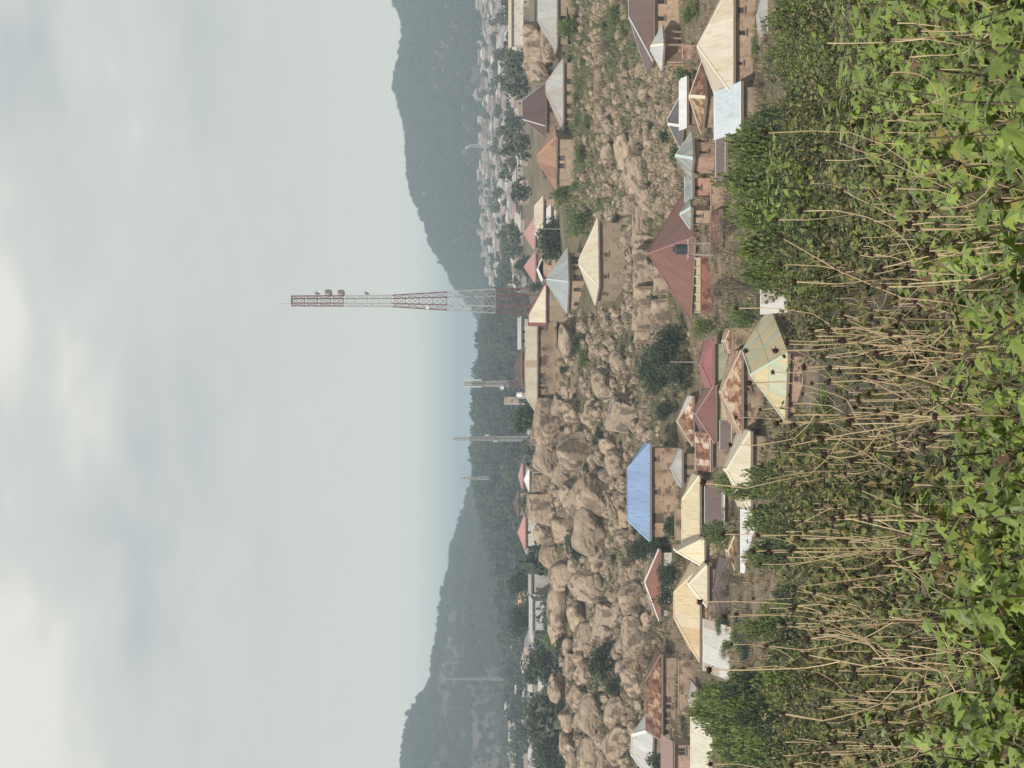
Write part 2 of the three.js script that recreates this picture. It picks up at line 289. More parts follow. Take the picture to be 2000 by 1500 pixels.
hill([[560, 960], [640, 950], [700, 946], [720, 936], [737, 924], [757, 941], [790, 947], [812, 939], [838, 916], [870, 918], [905, 904], [932, 894], [950, 904], [985, 914], [1040, 920], [1150, 935]], 10500, 9500, 12500, 21, { tree: 0, rough: 20, n: 0 });
// ---------------------------------------------------------------- boulders
// a rounded block: planes joined with a soft norm, roughened, with a few exfoliation steps; weathering colours per vertex
function boulderGeo(seed, detail, blocky, slabby) {
  const r = rng(seed), pl = [], n = 9 + Math.floor(r() * 5);
  for (let i = 0; i < n; i++) { const z = 1 - 2 * (i + 0.5) / n + (r() - 0.5) * 0.25, f = i * 2.4 + r() * 0.9, q = Math.sqrt(Math.max(0, 1 - z * z)); pl.push([V3(q * Math.cos(f), z, q * Math.sin(f)), 0.78 + 0.34 * r()]); }
  if (slabby) { pl.length = 0; for (const [x, y, z] of [[1, 0, 0], [-1, 0, 0], [0, 1, 0], [0, -1, 0], [0, 0, 1], [0, 0, -1]]) pl.push([V3(x + (r() - 0.5) * 0.28, y + (r() - 0.5) * 0.28, z + (r() - 0.5) * 0.28).normalize(), 0.7 + 0.12 * r()]); pl.push([V3(0.3 * (r() - 0.5), 0.8, 0.6).normalize(), 0.86]); }
  let g = mergeVertices((() => { const q = new THREE.IcosahedronGeometry(1, detail); q.deleteAttribute('uv'); q.deleteAttribute('normal'); return q; })());
  const p = g.attributes.position, col = [], k = slabby ? 26 : blocky ? 13 : 8, uv = [];
  const lay = 0.16 + 0.2 * r(), tilt = V3(r() - 0.5, 1.4, r() - 0.5).normalize(), tone = r();
  for (let i = 0; i < p.count; i++) {
    const v = V3(p.getX(i), p.getY(i), p.getZ(i)).normalize();
    let s = 0; for (const [m, d] of pl) { const t = v.dot(m) / d; if (t > 0) s += Math.pow(t, k); }
    let R = Math.pow(s, -1 / k);
    const q = v.clone().multiplyScalar(R), a = fbm(q.x * 1.7 + seed, q.y * 1.7, q.z * 1.7, 4), b = fbm(q.x * 6 + seed, q.y * 6, q.z * 6, 3);
    R *= 0.95 + 0.12 * (a - 0.5) + 0.025 * (b - 0.5);
    const L = q.dot(tilt) / lay + a * 2.2, fr = L - Math.floor(L); if (fr < 0.13) R *= 0.972;      // sheeting joints
    const ck = Math.abs(fbm(q.x * 1.1 + seed * 3, q.y * 1.1 + 7, q.z * 1.1, 3) - 0.5); if (ck < 0.016) R *= 0.93;   // cracks
    p.setXYZ(i, v.x * R, v.y * R, v.z * R); uv.push(v.x * R + v.z * R * 0.6, v.y * R + v.z * R * 0.35);
    const stain = sstep(0.50, 0.60, fbm(q.x * 3.4 + 3, q.y * 1.0 + seed, q.z * 3.4, 4)), pale = sstep(0.5, 0.7, fbm(q.x * 3.4 + 8, q.y * 3.4, q.z * 3.4 + seed, 3));
    const base = [lerp(0.445, 0.385, tone), lerp(0.352, 0.322, tone), lerp(0.268, 0.262, tone)];
    col.push(...[0, 1, 2].map((c) => base[c] * (1 + 0.22 * pale) * (1 - 0.56 * stain) * (0.9 + 0.2 * b)));
  }
  g.setAttribute('uv', new THREE.Float32BufferAttribute(uv, 2)); g.setAttribute('color', new THREE.Float32BufferAttribute(col, 3)); g.computeVertexNormals();
  g.computeBoundingBox(); const bb = g.boundingBox, c = bb.getCenter(V3()), z = bb.getSize(V3()); g.translate(-c.x, -c.y, -c.z); g.scale(1 / z.x, 1 / z.y, 1 / z.z);
  return g;
}
const bigRock = [], midRock = [];
for (let i = 0; i < 14; i++) bigRock.push(boulderGeo(100 + i * 7, 17, i % 2 === 0, i % 4 === 3));
for (let i = 0; i < 12; i++) midRock.push(boulderGeo(300 + i * 11, 9, i % 3 === 1));
const slabRock = [0, 1, 2, 3].map((i) => boulderGeo(500 + i * 9, 15, true, true));
const rockM = M([1, 1, 1], { vertexColors: true, roughness: 0.95, map: rep(T.rock, 1.7), bumpMap: rep(T.grain, 2.3), bumpScale: 0.05 });
const boulders = [];
function boulder(cx, cy, wy, hx, o = {}) {                    // picture centre, picture width and height
  const d = o.d ?? hit(cx + hx * 0.38, cy), s = d / F, p = P(cx, cy, d + wy * s * 0.3), list = o.block ? slabRock : wy > 34 ? bigRock : midRock, k = boulders.length;
  const r = rng(k * 13 + 7), m = new THREE.Mesh(list[o.v ?? Math.floor(r() * list.length)], rockM); m.name = numbered('granite_boulder'); m.castShadow = m.receiveShadow = true;
  m.position.copy(p); const big = wy > 66 ? 1.26 : wy > 40 || o.block ? 1.16 : 1; m.scale.set(wy * s * 1.02 * big, hx * s * 1.06 * big, wy * s * (0.75 + 0.35 * r())); if (o.block) m.rotation.set(0, (r() - 0.5) * 0.3, (r() - 0.5) * 0.12); else m.rotation.set((r() - 0.5) * 0.3, (o.turn ?? (r() < 0.5 ? 0 : Math.PI)) + (r() - 0.5) * 0.9, o.tilt ?? (r() - 0.5) * 0.35);
  scene.add(m); tag(m, '', 'boulder', 'granite boulders of the ridge and slopes'); boulders.push({ o: m, px: cx, py: cy, w: wy, h: hx });
  return m;
}
for (const [x, y, w, h, o] of [
  // jointed outcrop above the dark red roof
  [1254, 442, 62, 34, { block: 1 }], [1260, 480, 40, 44, { block: 1 }], [1264, 512, 40, 50, { block: 1 }], [1264, 545, 38, 48, { block: 1 }], [1266, 580, 42, 52, { block: 1 }], [1263, 620, 48, 48, { block: 1 }], [1292, 610, 48, 38, { block: 1 }], [1292, 645, 40, 38, { block: 1 }], [1258, 650, 34, 36, { block: 1 }], [1292, 548, 50, 30, { block: 1 }],
  // the ridge
  [1112, 667, 70, 34, { tilt: 0.12 }], [1168, 660, 24, 20], [1183, 690, 28, 24], [1140, 640, 32, 24], [1211, 708, 46, 34], [1180, 750, 52, 44], [1217, 806, 60, 56], [1120, 804, 48, 40], [1157, 813, 42, 38], [1072, 832, 82, 56], [1092, 790, 40, 28],
  [1127, 887, 78, 66], [1072, 893, 80, 50], [1150, 982, 96, 82, { v: 4 }], [1098, 932, 44, 36], [1112, 964, 46, 38], [1056, 990, 56, 48], [1058, 945, 44, 36], [1106, 1030, 64, 52], [1158, 1045, 96, 68], [1168, 1092, 48, 34], [1062, 1040, 50, 36], [1075, 1080, 56, 40],
  [1190, 870, 38, 40], [1205, 905, 50, 42], [1188, 925, 30, 40], [1215, 945, 36, 30], [1200, 990, 60, 26], [1222, 1010, 56, 28],
  [1098, 1120, 54, 46], [1152, 1143, 60, 72], [1130, 1202, 66, 40], [1185, 1204, 62, 46], [1143, 1244, 52, 38], [1186, 1246, 48, 38], [1095, 1180, 76, 44], [1092, 1232, 60, 38], [1230, 1120, 52, 40],
  [1236, 1166, 58, 52], [1242, 1244, 74, 52], [1240, 1312, 84, 48], [1265, 1208, 36, 26],
  [1158, 1400, 76, 56, { v: 5 }], [1202, 1392, 64, 40], [1206, 1454, 74, 44], [1150, 1472, 62, 40], [1116, 1300, 50, 28], [1086, 1345, 50, 30], [1112, 1262, 40, 30], [1140, 1312, 46, 34], [1126, 1362, 50, 34], [1108, 1405, 48, 32], [1110, 1455, 60, 32], [1122, 1495, 52, 30], [1188, 1505, 60, 42],
  // outcrop between the crest houses
  [1046, 66, 50, 42, { d: 330 }], [1050, 104, 50, 42, { d: 330 }], [1052, 140, 48, 42, { d: 329 }], [1036, 122, 36, 28, { d: 332 }], [1070, 90, 60, 30, { d: 327 }],
  // slabs on the right-hand slope
  [1222, 292, 70, 36], [1246, 340, 78, 46], [1192, 300, 44, 34], [1190, 246, 36, 26], [1262, 386, 50, 34], [1232, 400, 40, 34], [1262, 178, 40, 32], [1268, 280, 34, 24],
]) boulder(x, y, w, h, o);
{
  const r = rng(4242);
  const crest = [[600, 1110], [640, 1092], [700, 1110], [780, 1075], [830, 1056], [900, 1052], [1000, 1046], [1100, 1062], [1200, 1082], [1300, 1092], [1400, 1110], [1500, 1126]], foot = [[600, 1235], [680, 1300], [780, 1300], [860, 1262], [940, 1222], [1040, 1235], [1100, 1255], [1300, 1270], [1500, 1240]];
  let n = 0, guard = 0;
  while (n < 175 && guard++ < 4000) {                         // the ridge between the large ones
    const y = 606 + r() * 910, a = interp(crest, y), b = interp(foot, y), x = lerp(a + 6, b, r());
    if (x > 1085 && x < 1290 && y < 790 && x > 1240) continue;
    if (boulders.some((q) => Math.abs(q.px - x) < q.h * 0.42 && Math.abs(q.py - y) < q.w * 0.42)) continue;
    const w = 10 + 24 * Math.pow(r(), 2.2); boulder(x, y, w, w * (0.55 + 0.45 * r())); n++;
  }
  n = 0; guard = 0;
  while (n < 46 && guard++ < 3000) {                          // scattered on the right-hand slope
    const y = 60 + r() * 370, x = lerp(1150, 1316, Math.pow(r(), 0.8));
    if (x > 1215 && y < 130) continue;
    if (boulders.some((q) => Math.abs(q.px - x) < q.h * 0.45 && Math.abs(q.py - y) < q.w * 0.45)) continue;
    const w = 11 + 16 * r() * r(); boulder(x, y, w, w * (0.45 + 0.35 * r())); n++;
  }
}
// loose stones: too many to count
{
  const geos = [0, 1, 2, 3].map((k) => boulderGeo(700 + k * 5, 3, k % 2)), r = rng(99), spots = [[], [], [], []];
  const zones = [
    [4800, () => [lerp(1120, 1325, Math.pow(r(), 0.75)), r() * 460 - 20], (x, y) => !(x > 1225 && y < 128) && fbm(x * 0.03, y * 0.02, 4, 3) > 0.44 - (x > 1215 ? 0.14 : 0)],
    [2600, () => { const y = 600 + r() * 900; return [lerp(1075, 1300, r()), y]; }, () => true],
    [900, () => [lerp(1235, 1470, r()), r() * 1500], () => true, 0.5],
    [160, () => [lerp(1222, 1236, r()), 430 + r() * 190], () => true],
  ];
  zones.forEach(([n, f, ok, sz = 1]) => { for (let i = 0; i < n; i++) { const [x, y] = f(); if (!ok(x, y)) continue; const d = hit(x, y); if (d > 351) continue; const p = P(x, y, d), w = sz * (0.22 + 1.15 * Math.pow(r(), 2.8)); p.y = ground(p.x, d) + w * 0.1; spots[i % 4].push([p, w, w * (0.5 + 0.5 * r()), r()]); } });
  const q = new THREE.Object3D();
  spots.forEach((l, k) => { const m = new THREE.InstancedMesh(geos[k], rockM, l.length); m.name = numbered('rubble'); m.castShadow = m.receiveShadow = true; m.userData = { kind: 'stuff', category: 'rubble', label: ['tan', 'grey-brown', 'buff', 'pale'][k] + ' loose stones strewn over the rocky slopes' };
    l.forEach(([p, w, h, t], i) => { q.position.copy(p); q.rotation.set(t * 2, t * 40, t * 3); q.scale.set(w * 1.2, h, w); q.updateMatrix(); m.setMatrixAt(i, q.matrix); const c = 0.75 + 0.5 * ((t * 7.3) % 1); m.setColorAt(i, new THREE.Color().setRGB(c, c * 0.99, c * (0.9 + 0.15 * t))); }); scene.add(m); });
}
// ---------------------------------------------------------------- houses
const ribs = rep(T.ribs, 0.5, 0.5), metalMap = rep(T.metal, 0.35, 0.12), rustMap = rep(T.rust, 0.33, 0.2);
function roofM(c, rusty) { return M(c, { map: rusty ? rustMap : metalMap, roughness: rusty ? 0.85 : 0.55, metalness: rusty ? 0 : 0.05, bumpMap: ribs, bumpScale: 0.008 }); }
// thin slab over a flat polygon given in (s, t) of a plane
function slab(poly, o, e, t, n, th, lift) {
  const g = new GB(), at = (q, h) => o.clone().addScaledVector(e, q[0]).addScaledVector(t, q[1]).addScaledVector(n, h), A = poly.map((q) => at(q, lift + th)), B = poly.map((q) => at(q, lift)), m = poly.length;
  for (let i = 1; i < m - 1; i++) { g.tri(A[0], A[i], A[i + 1], poly[0], poly[i], poly[i + 1]); g.tri(B[0], B[i + 1], B[i], poly[0], poly[i + 1], poly[i]); }
  for (let i = 0; i < m; i++) { const j = (i + 1) % m; g.quad(B[i], B[j], A[j], A[i]); }
  return g.geo();
}
function clipS(poly, s, keepAbove) { const out = [], f = (q) => (keepAbove ? q[0] - s : s - q[0]); poly.forEach((a, i) => { const b = poly[(i + 1) % poly.length], fa = f(a), fb = f(b); if (fa >= 0) out.push(a); if (fa * fb < 0) { const k = fa / (fa - fb); out.push([lerp(a[0], b[0], k), lerp(a[1], b[1], k)]); } }); return out; }
const clipT = (poly, t, up) => clipS(poly.map(([a, b]) => [b, a]), t, up).map(([a, b]) => [b, a]);
function facet(parent, pts, st, r) {
  const o = pts[0], e = pts[1].clone().sub(o).normalize(), n = e.clone().cross(pts[pts.length - 1].clone().sub(o)).normalize(), t = n.clone().cross(e);
  const poly = pts.map((q) => { const v = q.clone().sub(o); return [v.dot(e), v.dot(t)]; });
  const L = Math.max(...poly.map((q) => q[0])), l0 = Math.min(...poly.map((q) => q[0])), Tm = Math.max(...poly.map((q) => q[1]));
  if (!st.sheet) { part('roof_slope', slab(poly, o, e, t, n, 0.06, 0), roofM(st.c[Math.floor(r() * st.c.length)], st.rust), parent); return; }
  const k = Math.max(1, Math.round((L - l0) / st.sheet)), rows = st.rows ?? 1;
  for (let i = 0; i < k; i++) for (let j = 0; j < rows; j++) {
    let q = clipS(clipS(poly, lerp(l0, L, i / k), true), lerp(l0, L, (i + 1) / k) + (i < k - 1 ? 0.06 : 0), false);
    q = clipT(clipT(q, Tm * j / rows, true), Tm * (j + 1) / rows + (j < rows - 1 ? 0.12 : 0), false);
    if (q.length < 3) continue;
    part('roof_sheet', slab(q, o, e, t, n, 0.03, 0.012 * ((i % 2) + j * 2) + 0.01 * r()), roofM(st.c[Math.floor(r() * st.c.length)], st.rust), parent);
  }
}
const ROOF = {
  cream: { c: [[0.65, 0.585, 0.455], [0.6175, 0.5557, 0.4322], [0.676, 0.6084, 0.4732], [0.6045, 0.5206, 0.3822]], sheet: 1.05, cap: [0.72, 0.68, 0.55] }, beige: { c: [[0.65, 0.585, 0.48], [0.6175, 0.5557, 0.456], [0.676, 0.6084, 0.4992], [0.6045, 0.5206, 0.4032]], sheet: 1.05, cap: [0.66, 0.595, 0.49] }, yellow: { c: [[0.68, 0.595, 0.40], [0.65, 0.57, 0.39], [0.69, 0.61, 0.43]], sheet: 1.2, cap: [0.78, 0.72, 0.55] },
  orange: { c: [[0.60, 0.44, 0.26], [0.66, 0.53, 0.34], [0.63, 0.49, 0.30], [0.66, 0.56, 0.40]], sheet: 1.6, cap: [0.7, 0.55, 0.36] }, grey: { c: [[0.42, 0.42, 0.41], [0.399, 0.399, 0.3895], [0.4368, 0.4368, 0.4264], [0.3906, 0.3738, 0.3444]], sheet: 1.05, cap: [0.40, 0.37, 0.36] }, paleGrey: { c: [[0.5, 0.51, 0.52], [0.475, 0.4845, 0.494], [0.52, 0.5304, 0.5408], [0.465, 0.4539, 0.4368]], sheet: 1.05, cap: [0.72, 0.72, 0.70] }, blueGrey: { c: [[0.36, 0.41, 0.43], [0.342, 0.3895, 0.4085], [0.3744, 0.4264, 0.4472], [0.3348, 0.3649, 0.3612]], sheet: 1.05, cap: [0.42, 0.47, 0.48] },
  slate: { c: [[0.135, 0.13, 0.14], [0.1283, 0.1235, 0.133], [0.1404, 0.1352, 0.1456], [0.1256, 0.1157, 0.1176]], sheet: 1.05, cap: [0.62, 0.60, 0.56] }, brown: { c: [[0.17, 0.105, 0.095], [0.1615, 0.0997, 0.0902], [0.1768, 0.1092, 0.0988], [0.1581, 0.0934, 0.0798]], sheet: 1.05, cap: [0.45, 0.48, 0.50] }, darkBrown: { c: [[0.12, 0.075, 0.075], [0.114, 0.0712, 0.0712], [0.1248, 0.078, 0.078], [0.1116, 0.0668, 0.063]], sheet: 1.05, cap: [0.16, 0.11, 0.11] }, red: { c: [[0.205, 0.098, 0.082], [0.1947, 0.0931, 0.0779], [0.2132, 0.1019, 0.0853], [0.1906, 0.0872, 0.0689]], sheet: 1.05, cap: [0.24, 0.12, 0.105] }, pink: { c: [[0.33, 0.125, 0.125], [0.3135, 0.1187, 0.1187], [0.3432, 0.13, 0.13], [0.3069, 0.1113, 0.105]], sheet: 1.05, cap: [0.28, 0.12, 0.11] }, terracotta: { c: [[0.34, 0.205, 0.135], [0.25, 0.14, 0.10], [0.37, 0.24, 0.165], [0.33, 0.20, 0.13]], sheet: 1.5, cap: [0.55, 0.25, 0.15] },
  tile: { c: [[0.30, 0.12, 0.085], [0.27, 0.11, 0.08]], sheet: 2.4, cap: [0.72, 0.69, 0.64] }, blue: { c: [[0.245, 0.355, 0.57], [0.2327, 0.3372, 0.5415], [0.2548, 0.3692, 0.5928], [0.2278, 0.316, 0.4788]], sheet: 1.05, cap: [0.27, 0.38, 0.58] }, ribbed: { c: [[0.33, 0.35, 0.33], [0.27, 0.28, 0.27]], sheet: 0.5, cap: [0.42, 0.50, 0.50] },
  rustRed: { c: [[0.34, 0.21, 0.17], [0.26, 0.15, 0.12], [0.30, 0.19, 0.15]], sheet: 0.9, rows: 2, rust: true, cap: [0.62, 0.56, 0.44] }, straw: { c: [[0.46, 0.39, 0.26], [0.42, 0.36, 0.25]], sheet: 1.0, rust: true, cap: [0.62, 0.56, 0.44] }, patch: { c: [[0.62, 0.55, 0.46], [0.50, 0.38, 0.30], [0.40, 0.28, 0.22], [0.58, 0.49, 0.40]], sheet: 0.9, rows: 3, rust: true, cap: [0.5, 0.42, 0.34] },
  stripes: { c: [[0.70, 0.66, 0.60], [0.30, 0.19, 0.14], [0.62, 0.52, 0.44], [0.36, 0.22, 0.16]], sheet: 0.55, rows: 2, rust: true, cap: [0.5, 0.4, 0.33] }, oldTin: { c: [[0.48, 0.43, 0.33], [0.50, 0.45, 0.36], [0.46, 0.41, 0.30], [0.38, 0.29, 0.20]], sheet: 1.1, rows: 1, cap: [0.52, 0.48, 0.38] }, brownTin: { c: [[0.21, 0.125, 0.10], [0.25, 0.15, 0.115], [0.42, 0.32, 0.26], [0.19, 0.115, 0.095]], sheet: 0.7, rows: 2, rust: true, cap: [0.26, 0.17, 0.13] },
  strawGreen: { c: [[0.58, 0.49, 0.29], [0.55, 0.46, 0.28], [0.53, 0.49, 0.33], [0.60, 0.51, 0.31], [0.47, 0.50, 0.37]], sheet: 1.0, rows: 2, cap: [0.45, 0.53, 0.44] }, white: { c: [[0.8, 0.81, 0.82], [0.76, 0.7695, 0.779], [0.832, 0.8424, 0.8528], [0.744, 0.7209, 0.6888]], sheet: 1.05, cap: [0.8, 0.8, 0.8] }, paleBlue: { c: [[0.60, 0.68, 0.75], [0.66, 0.73, 0.78]], sheet: 1.2, cap: [0.75, 0.78, 0.8] }, whiteRust: { c: [[0.66, 0.65, 0.62], [0.60, 0.58, 0.54], [0.46, 0.40, 0.34]], sheet: 0.8, rows: 2, cap: [0.6, 0.57, 0.52] },
};
const WALL = { tan: [0.46, 0.355, 0.265], mud: [0.40, 0.32, 0.24], orange: [0.54, 0.40, 0.30], pink: [0.52, 0.36, 0.29], paleGreen: [0.44, 0.47, 0.37], cream: [0.58, 0.50, 0.37], white: [0.72, 0.71, 0.67], rose: [0.50, 0.36, 0.31], bluewhite: [0.58, 0.63, 0.68], brown: [0.34, 0.265, 0.20], grey: [0.45, 0.44, 0.43] };
const glassM = M([0.022, 0.024, 0.026], { roughness: 0.35 }), shutterM = M([0.05, 0.045, 0.04], { roughness: 0.7 }), frameM = M([0.17, 0.13, 0.10]), darkM = M([0.035, 0.03, 0.026]), woodDark = M([0.09, 0.06, 0.045], { roughness: 0.85 });  // near-black panes: the darkness of the rooms is put into their colour
const houses = [];
function house(o) {
  const th = (o.th ?? 0) * Math.PI / 180, mid = th ? o.yc : (o.yl + o.yr) / 2, d = o.d ?? hit(o.xw, clamp(mid, 5, 1495)), s = d / F, over = o.over ?? 0.45, r = rng(Math.round(o.xe * 31 + mid * 7));
  let w, D; if (!th) { w = (o.yl - o.yr) * s; D = o.dp ?? 7; } else if (th > 0) { w = (o.yc - o.yr) * s / Math.cos(th); D = (o.yl - o.yc) * s / Math.sin(th); } else { w = (o.yl - o.yc) * s / Math.cos(th); D = (o.yc - o.yr) * s / Math.sin(-th); }
  const C = P(o.xe, mid, d), lc = th === 0 ? [0, D / 2] : th > 0 ? [-w / 2, D / 2] : [w / 2, D / 2];
  const cx = C.x - (lc[0] * Math.cos(th) + lc[1] * Math.sin(th)), cz = C.z - (-lc[0] * Math.sin(th) + lc[1] * Math.cos(th)), baseY = P(o.xw, mid, d).y, he = C.y - baseY;
  const back = th === 0 ? D / 2 : (-cz) - d, rise = o.rise ?? Math.max(0.35, (o.xe - o.xr) * s - back * ((o.xr - 1000) / F + PITCH));
  const h = thing(o.name ?? 'house', o.label, o.category ?? 'house', V3(cx, baseY, cz), th, o.group); h.updateMatrixWorld(true);
  houses.push({ o: h, px: o.xe, py: mid });
  const st = typeof o.roof === 'string' ? ROOF[o.roof] : o.roof, ax = o.axis ?? (w >= D ? 'x' : 'z');
  // eave corners: left/right, front/back
  const FLc = V3(-w / 2, he, D / 2), FRc = V3(w / 2, he, D / 2), BRc = V3(w / 2, he, -D / 2), BLc = V3(-w / 2, he, -D / 2);
  const roof = new THREE.Group(); roof.name = 'roof'; h.add(roof);
  const edges = []; let gables = [];
  if (o.shed) {                                              // one slope, rising to the back (or to the front: shed < 0)
    const up = rise * Math.sign(o.shed), A = [FLc, FRc, BRc, BLc].map((v) => v.clone()); if (up > 0) { A[2].y += up; A[3].y += up; } else { A[0].y -= up; A[1].y -= up; }
    facet(roof, A, st, r); gables = up > 0 ? [] : [];
    edges.push([A[0], A[1]], [A[2], A[3]]);
  } else if (ax === 'x') {
    const hi = (o.hip ?? 1) * Math.min(w, D) / 2, i0 = o.ri ? o.ri[0] * s : hi, i1 = o.ri ? o.ri[1] * s : hi, R0 = V3(-w / 2 + i0, he + rise, 0), R1 = V3(w / 2 - i1, he + rise, 0), pt = R1.x - R0.x < 0.05;
    facet(roof, pt ? [FLc, FRc, R0] : [FLc, FRc, R1, R0], st, r); facet(roof, pt ? [BRc, BLc, R0] : [BRc, BLc, R0, R1], st, r);
    const side = o.side ? ROOF[o.side] : st;
    if (i0 > 0.05) facet(roof, [BLc, FLc, R0], o.sideL ? ROOF[o.sideL] : side, r); else gables.push([BLc, FLc, R0]); if (i1 > 0.05) facet(roof, [FRc, BRc, R1], side, r); else gables.push([FRc, BRc, R1]);
    edges.push([R0, R1], [R0, FLc], [R1, FRc], [R0, BLc], [R1, BRc]);
  } else {
    const hi = (o.hip ?? 1) * Math.min(w, D) / 2, R0 = V3(0, he + rise, D / 2 - hi), R1 = V3(0, he + rise, -D / 2 + hi), side = o.side ? ROOF[o.side] : st;
    facet(roof, [BLc, FLc, R0, R1], o.sideL ? ROOF[o.sideL] : st, r); facet(roof, [FRc, BRc, R1, R0], side, r);
    if (hi > 0.05) { facet(roof, [FLc, FRc, R0], st, r); facet(roof, [BRc, BLc, R1], st, r); } else gables.push([FLc, FRc, R0], [BRc, BLc, R1]);
    edges.push([R0, R1], [R0, FLc], [R0, FRc], [R1, BLc], [R1, BRc]);
  }
  const capC = M(o.cap ?? st.cap, { roughness: 0.7 }), cw = o.capW ?? 0.22;
  edges.forEach(([a, b], i) => { const up = V3(0, 0.07, 0); if (a.distanceTo(b) > 0.3 && !(o.noHip && i > 0)) part(i ? 'hip_cap' : 'ridge_cap', new GB().bar(a.clone().add(up), b.clone().add(up), cw, 0.05).geo(), capC, roof); });
  // boards under the eaves; their default dark brown paints in the eave shadow
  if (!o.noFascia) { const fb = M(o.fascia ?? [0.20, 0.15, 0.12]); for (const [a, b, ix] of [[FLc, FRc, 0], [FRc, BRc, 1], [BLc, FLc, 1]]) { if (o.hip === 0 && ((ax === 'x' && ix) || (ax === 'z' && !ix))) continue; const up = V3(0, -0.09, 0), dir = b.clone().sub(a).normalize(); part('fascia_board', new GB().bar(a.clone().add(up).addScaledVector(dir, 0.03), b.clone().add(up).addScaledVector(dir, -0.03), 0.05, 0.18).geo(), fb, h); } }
  // walls with real openings
  const ww = w - 2 * over, wd = D - 2 * over, foot = -1.3, top = he - 0.02, wc = typeof o.wall === 'string' ? WALL[o.wall] : o.wall ?? WALL.tan, wm = wallM(wc, o.stained ? 'stained' : 'plaster');
  if (!o.open) {
    const inv = h.matrixWorld.clone().invert(), o0 = CAM.clone().applyMatrix4(inv), holes = { f: [], l: [], r: [] };
    for (const [x, y, pw0, ph0, kind] of o.wins ?? []) { const pw = pw0 * 1.25, ph = ph0 * 1.2;
      const dir = ray(x, y).transformDirection(inv), kf = (wd / 2 - o0.z) / dir.z, lx = o0.x + dir.x * kf;
      if (Math.abs(lx) < ww / 2) holes.f.push([lx, o0.y + dir.y * kf, pw * s / Math.max(0.5, Math.cos(th)), ph * s, kind]);
      else { const sx = lx > 0 ? 1 : -1, ks = (sx * ww / 2 - o0.x) / dir.x, lz = o0.z + dir.z * ks; if (ks > 0 && Math.abs(lz) < wd / 2) holes[sx > 0 ? 'r' : 'l'].push([sx > 0 ? -lz : lz, o0.y + dir.y * ks, Math.min(1.6, pw * s / Math.max(0.35, Math.abs(Math.sin(th)))), ph * s, kind]); }
    }
    const face = (W, hs) => { const q = new THREE.Shape([new THREE.Vector2(-W / 2, foot), new THREE.Vector2(W / 2, foot), new THREE.Vector2(W / 2, top), new THREE.Vector2(-W / 2, top)]); for (const k of hs) { k[0] = clamp(k[0], -W / 2 + k[2] / 2 + 0.1, W / 2 - k[2] / 2 - 0.1); k[1] = clamp(k[1], foot + k[3] / 2 + 0.05, top - k[3] / 2 - 0.06); const a = k[2] / 2, b = k[3] / 2; q.holes.push(new THREE.Path([new THREE.Vector2(k[0] - a, k[1] - b), new THREE.Vector2(k[0] - a, k[1] + b), new THREE.Vector2(k[0] + a, k[1] + b), new THREE.Vector2(k[0] + a, k[1] - b)])); } return new THREE.ExtrudeGeometry(q, { depth: 0.2, bevelEnabled: false }); };
    const A = face(ww, holes.f).translate(0, 0, wd / 2 - 0.2), Bk = face(ww, []).translate(0, 0, -wd / 2), Lf = face(wd - 0.4, holes.l).rotateY(-Math.PI / 2).translate(-ww / 2 + 0.2, 0, 0), Rt = face(wd - 0.4, holes.r).rotateY(Math.PI / 2).translate(ww / 2 - 0.2, 0, 0), gs = [A, Bk, Lf, Rt].map((g) => g.index ? g.toNonIndexed() : g);
    for (const gb of gables) { const k = new GB(), c = V3(0, he, 0); const q = gb.map((v, i) => V3(lerp(v.x, c.x, ax === 'x' ? over / (w / 2) : i === 2 ? 0 : over / (w / 2)), v.y - (i === 2 ? 0.06 : 0), lerp(v.z, 0, ax === 'z' ? over / (D / 2) : i === 2 ? 0 : over / (D / 2)))); k.tri(...q); k.tri(q[0], q[2], q[1]); gs.push(k.geo()); }
    part('wall', mergeGeometries(gs), wm, h);
    const put = (k, turn, off) => {
      const g = new THREE.Group(); const [x, y, W, H, kind] = k;
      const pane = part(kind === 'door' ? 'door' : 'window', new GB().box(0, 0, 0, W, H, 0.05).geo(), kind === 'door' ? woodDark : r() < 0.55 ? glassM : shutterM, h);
      pane.rotation.y = turn; pane.position.copy(V3(x, y, off - 0.14).applyAxisAngle(V3(0, 1, 0), turn));
      const f = new GB(), t = 0.07; f.box(-W / 2 + t / 2, 0, 0.06, t, H, 0.07).box(W / 2 - t / 2, 0, 0.06, t, H, 0.07).box(0, H / 2 - t / 2, 0.06, W - 2 * t, t, 0.07).box(0, -H / 2 + t / 2, 0.06, W - 2 * t, t, 0.07); if (kind !== 'door' && W > 0.55) f.box(0, 0, 0.05, 0.05, H - 2 * t, 0.05);
      part('frame', f.geo(), o.frame ? M(o.frame) : frameM, pane);
      if (kind !== 'door') part('sill', new GB().box(0, -H / 2 - 0.04, 0.2, W + 0.16, 0.07, 0.16).geo(), frameM, pane); else part('handle', new GB().box(W * 0.36, 0, 0.05, 0.04, 0.14, 0.06).geo(), M([0.4, 0.38, 0.34], { metalness: 0.6, roughness: 0.4 }), pane);
    };
    holes.f.forEach((k) => put(k, 0, wd / 2)); holes.l.forEach((k) => put(k, -Math.PI / 2, ww / 2)); holes.r.forEach((k) => put(k, Math.PI / 2, ww / 2));
  } else {
    for (const [i, j] of [[-1, 1], [1, 1], [1, -1], [-1, -1], [0, 1]]) part('post', new GB().box(i * ww / 2, (top + foot) / 2, j * wd / 2, 0.16, top - foot, 0.16).geo(), M([0.3, 0.22, 0.15]), h);
    if (o.open === 'back') part('wall', new GB().box(0, (top + foot) / 2, -wd / 2 + 0.3, ww, top - foot, 0.2).geo(), wm, h);
  }
  h.userData.dim = undefined; delete h.userData.dim;
  return Object.assign(h, { W: w, D, he, rise, s, d, ww, wd, roofG: roof });
}
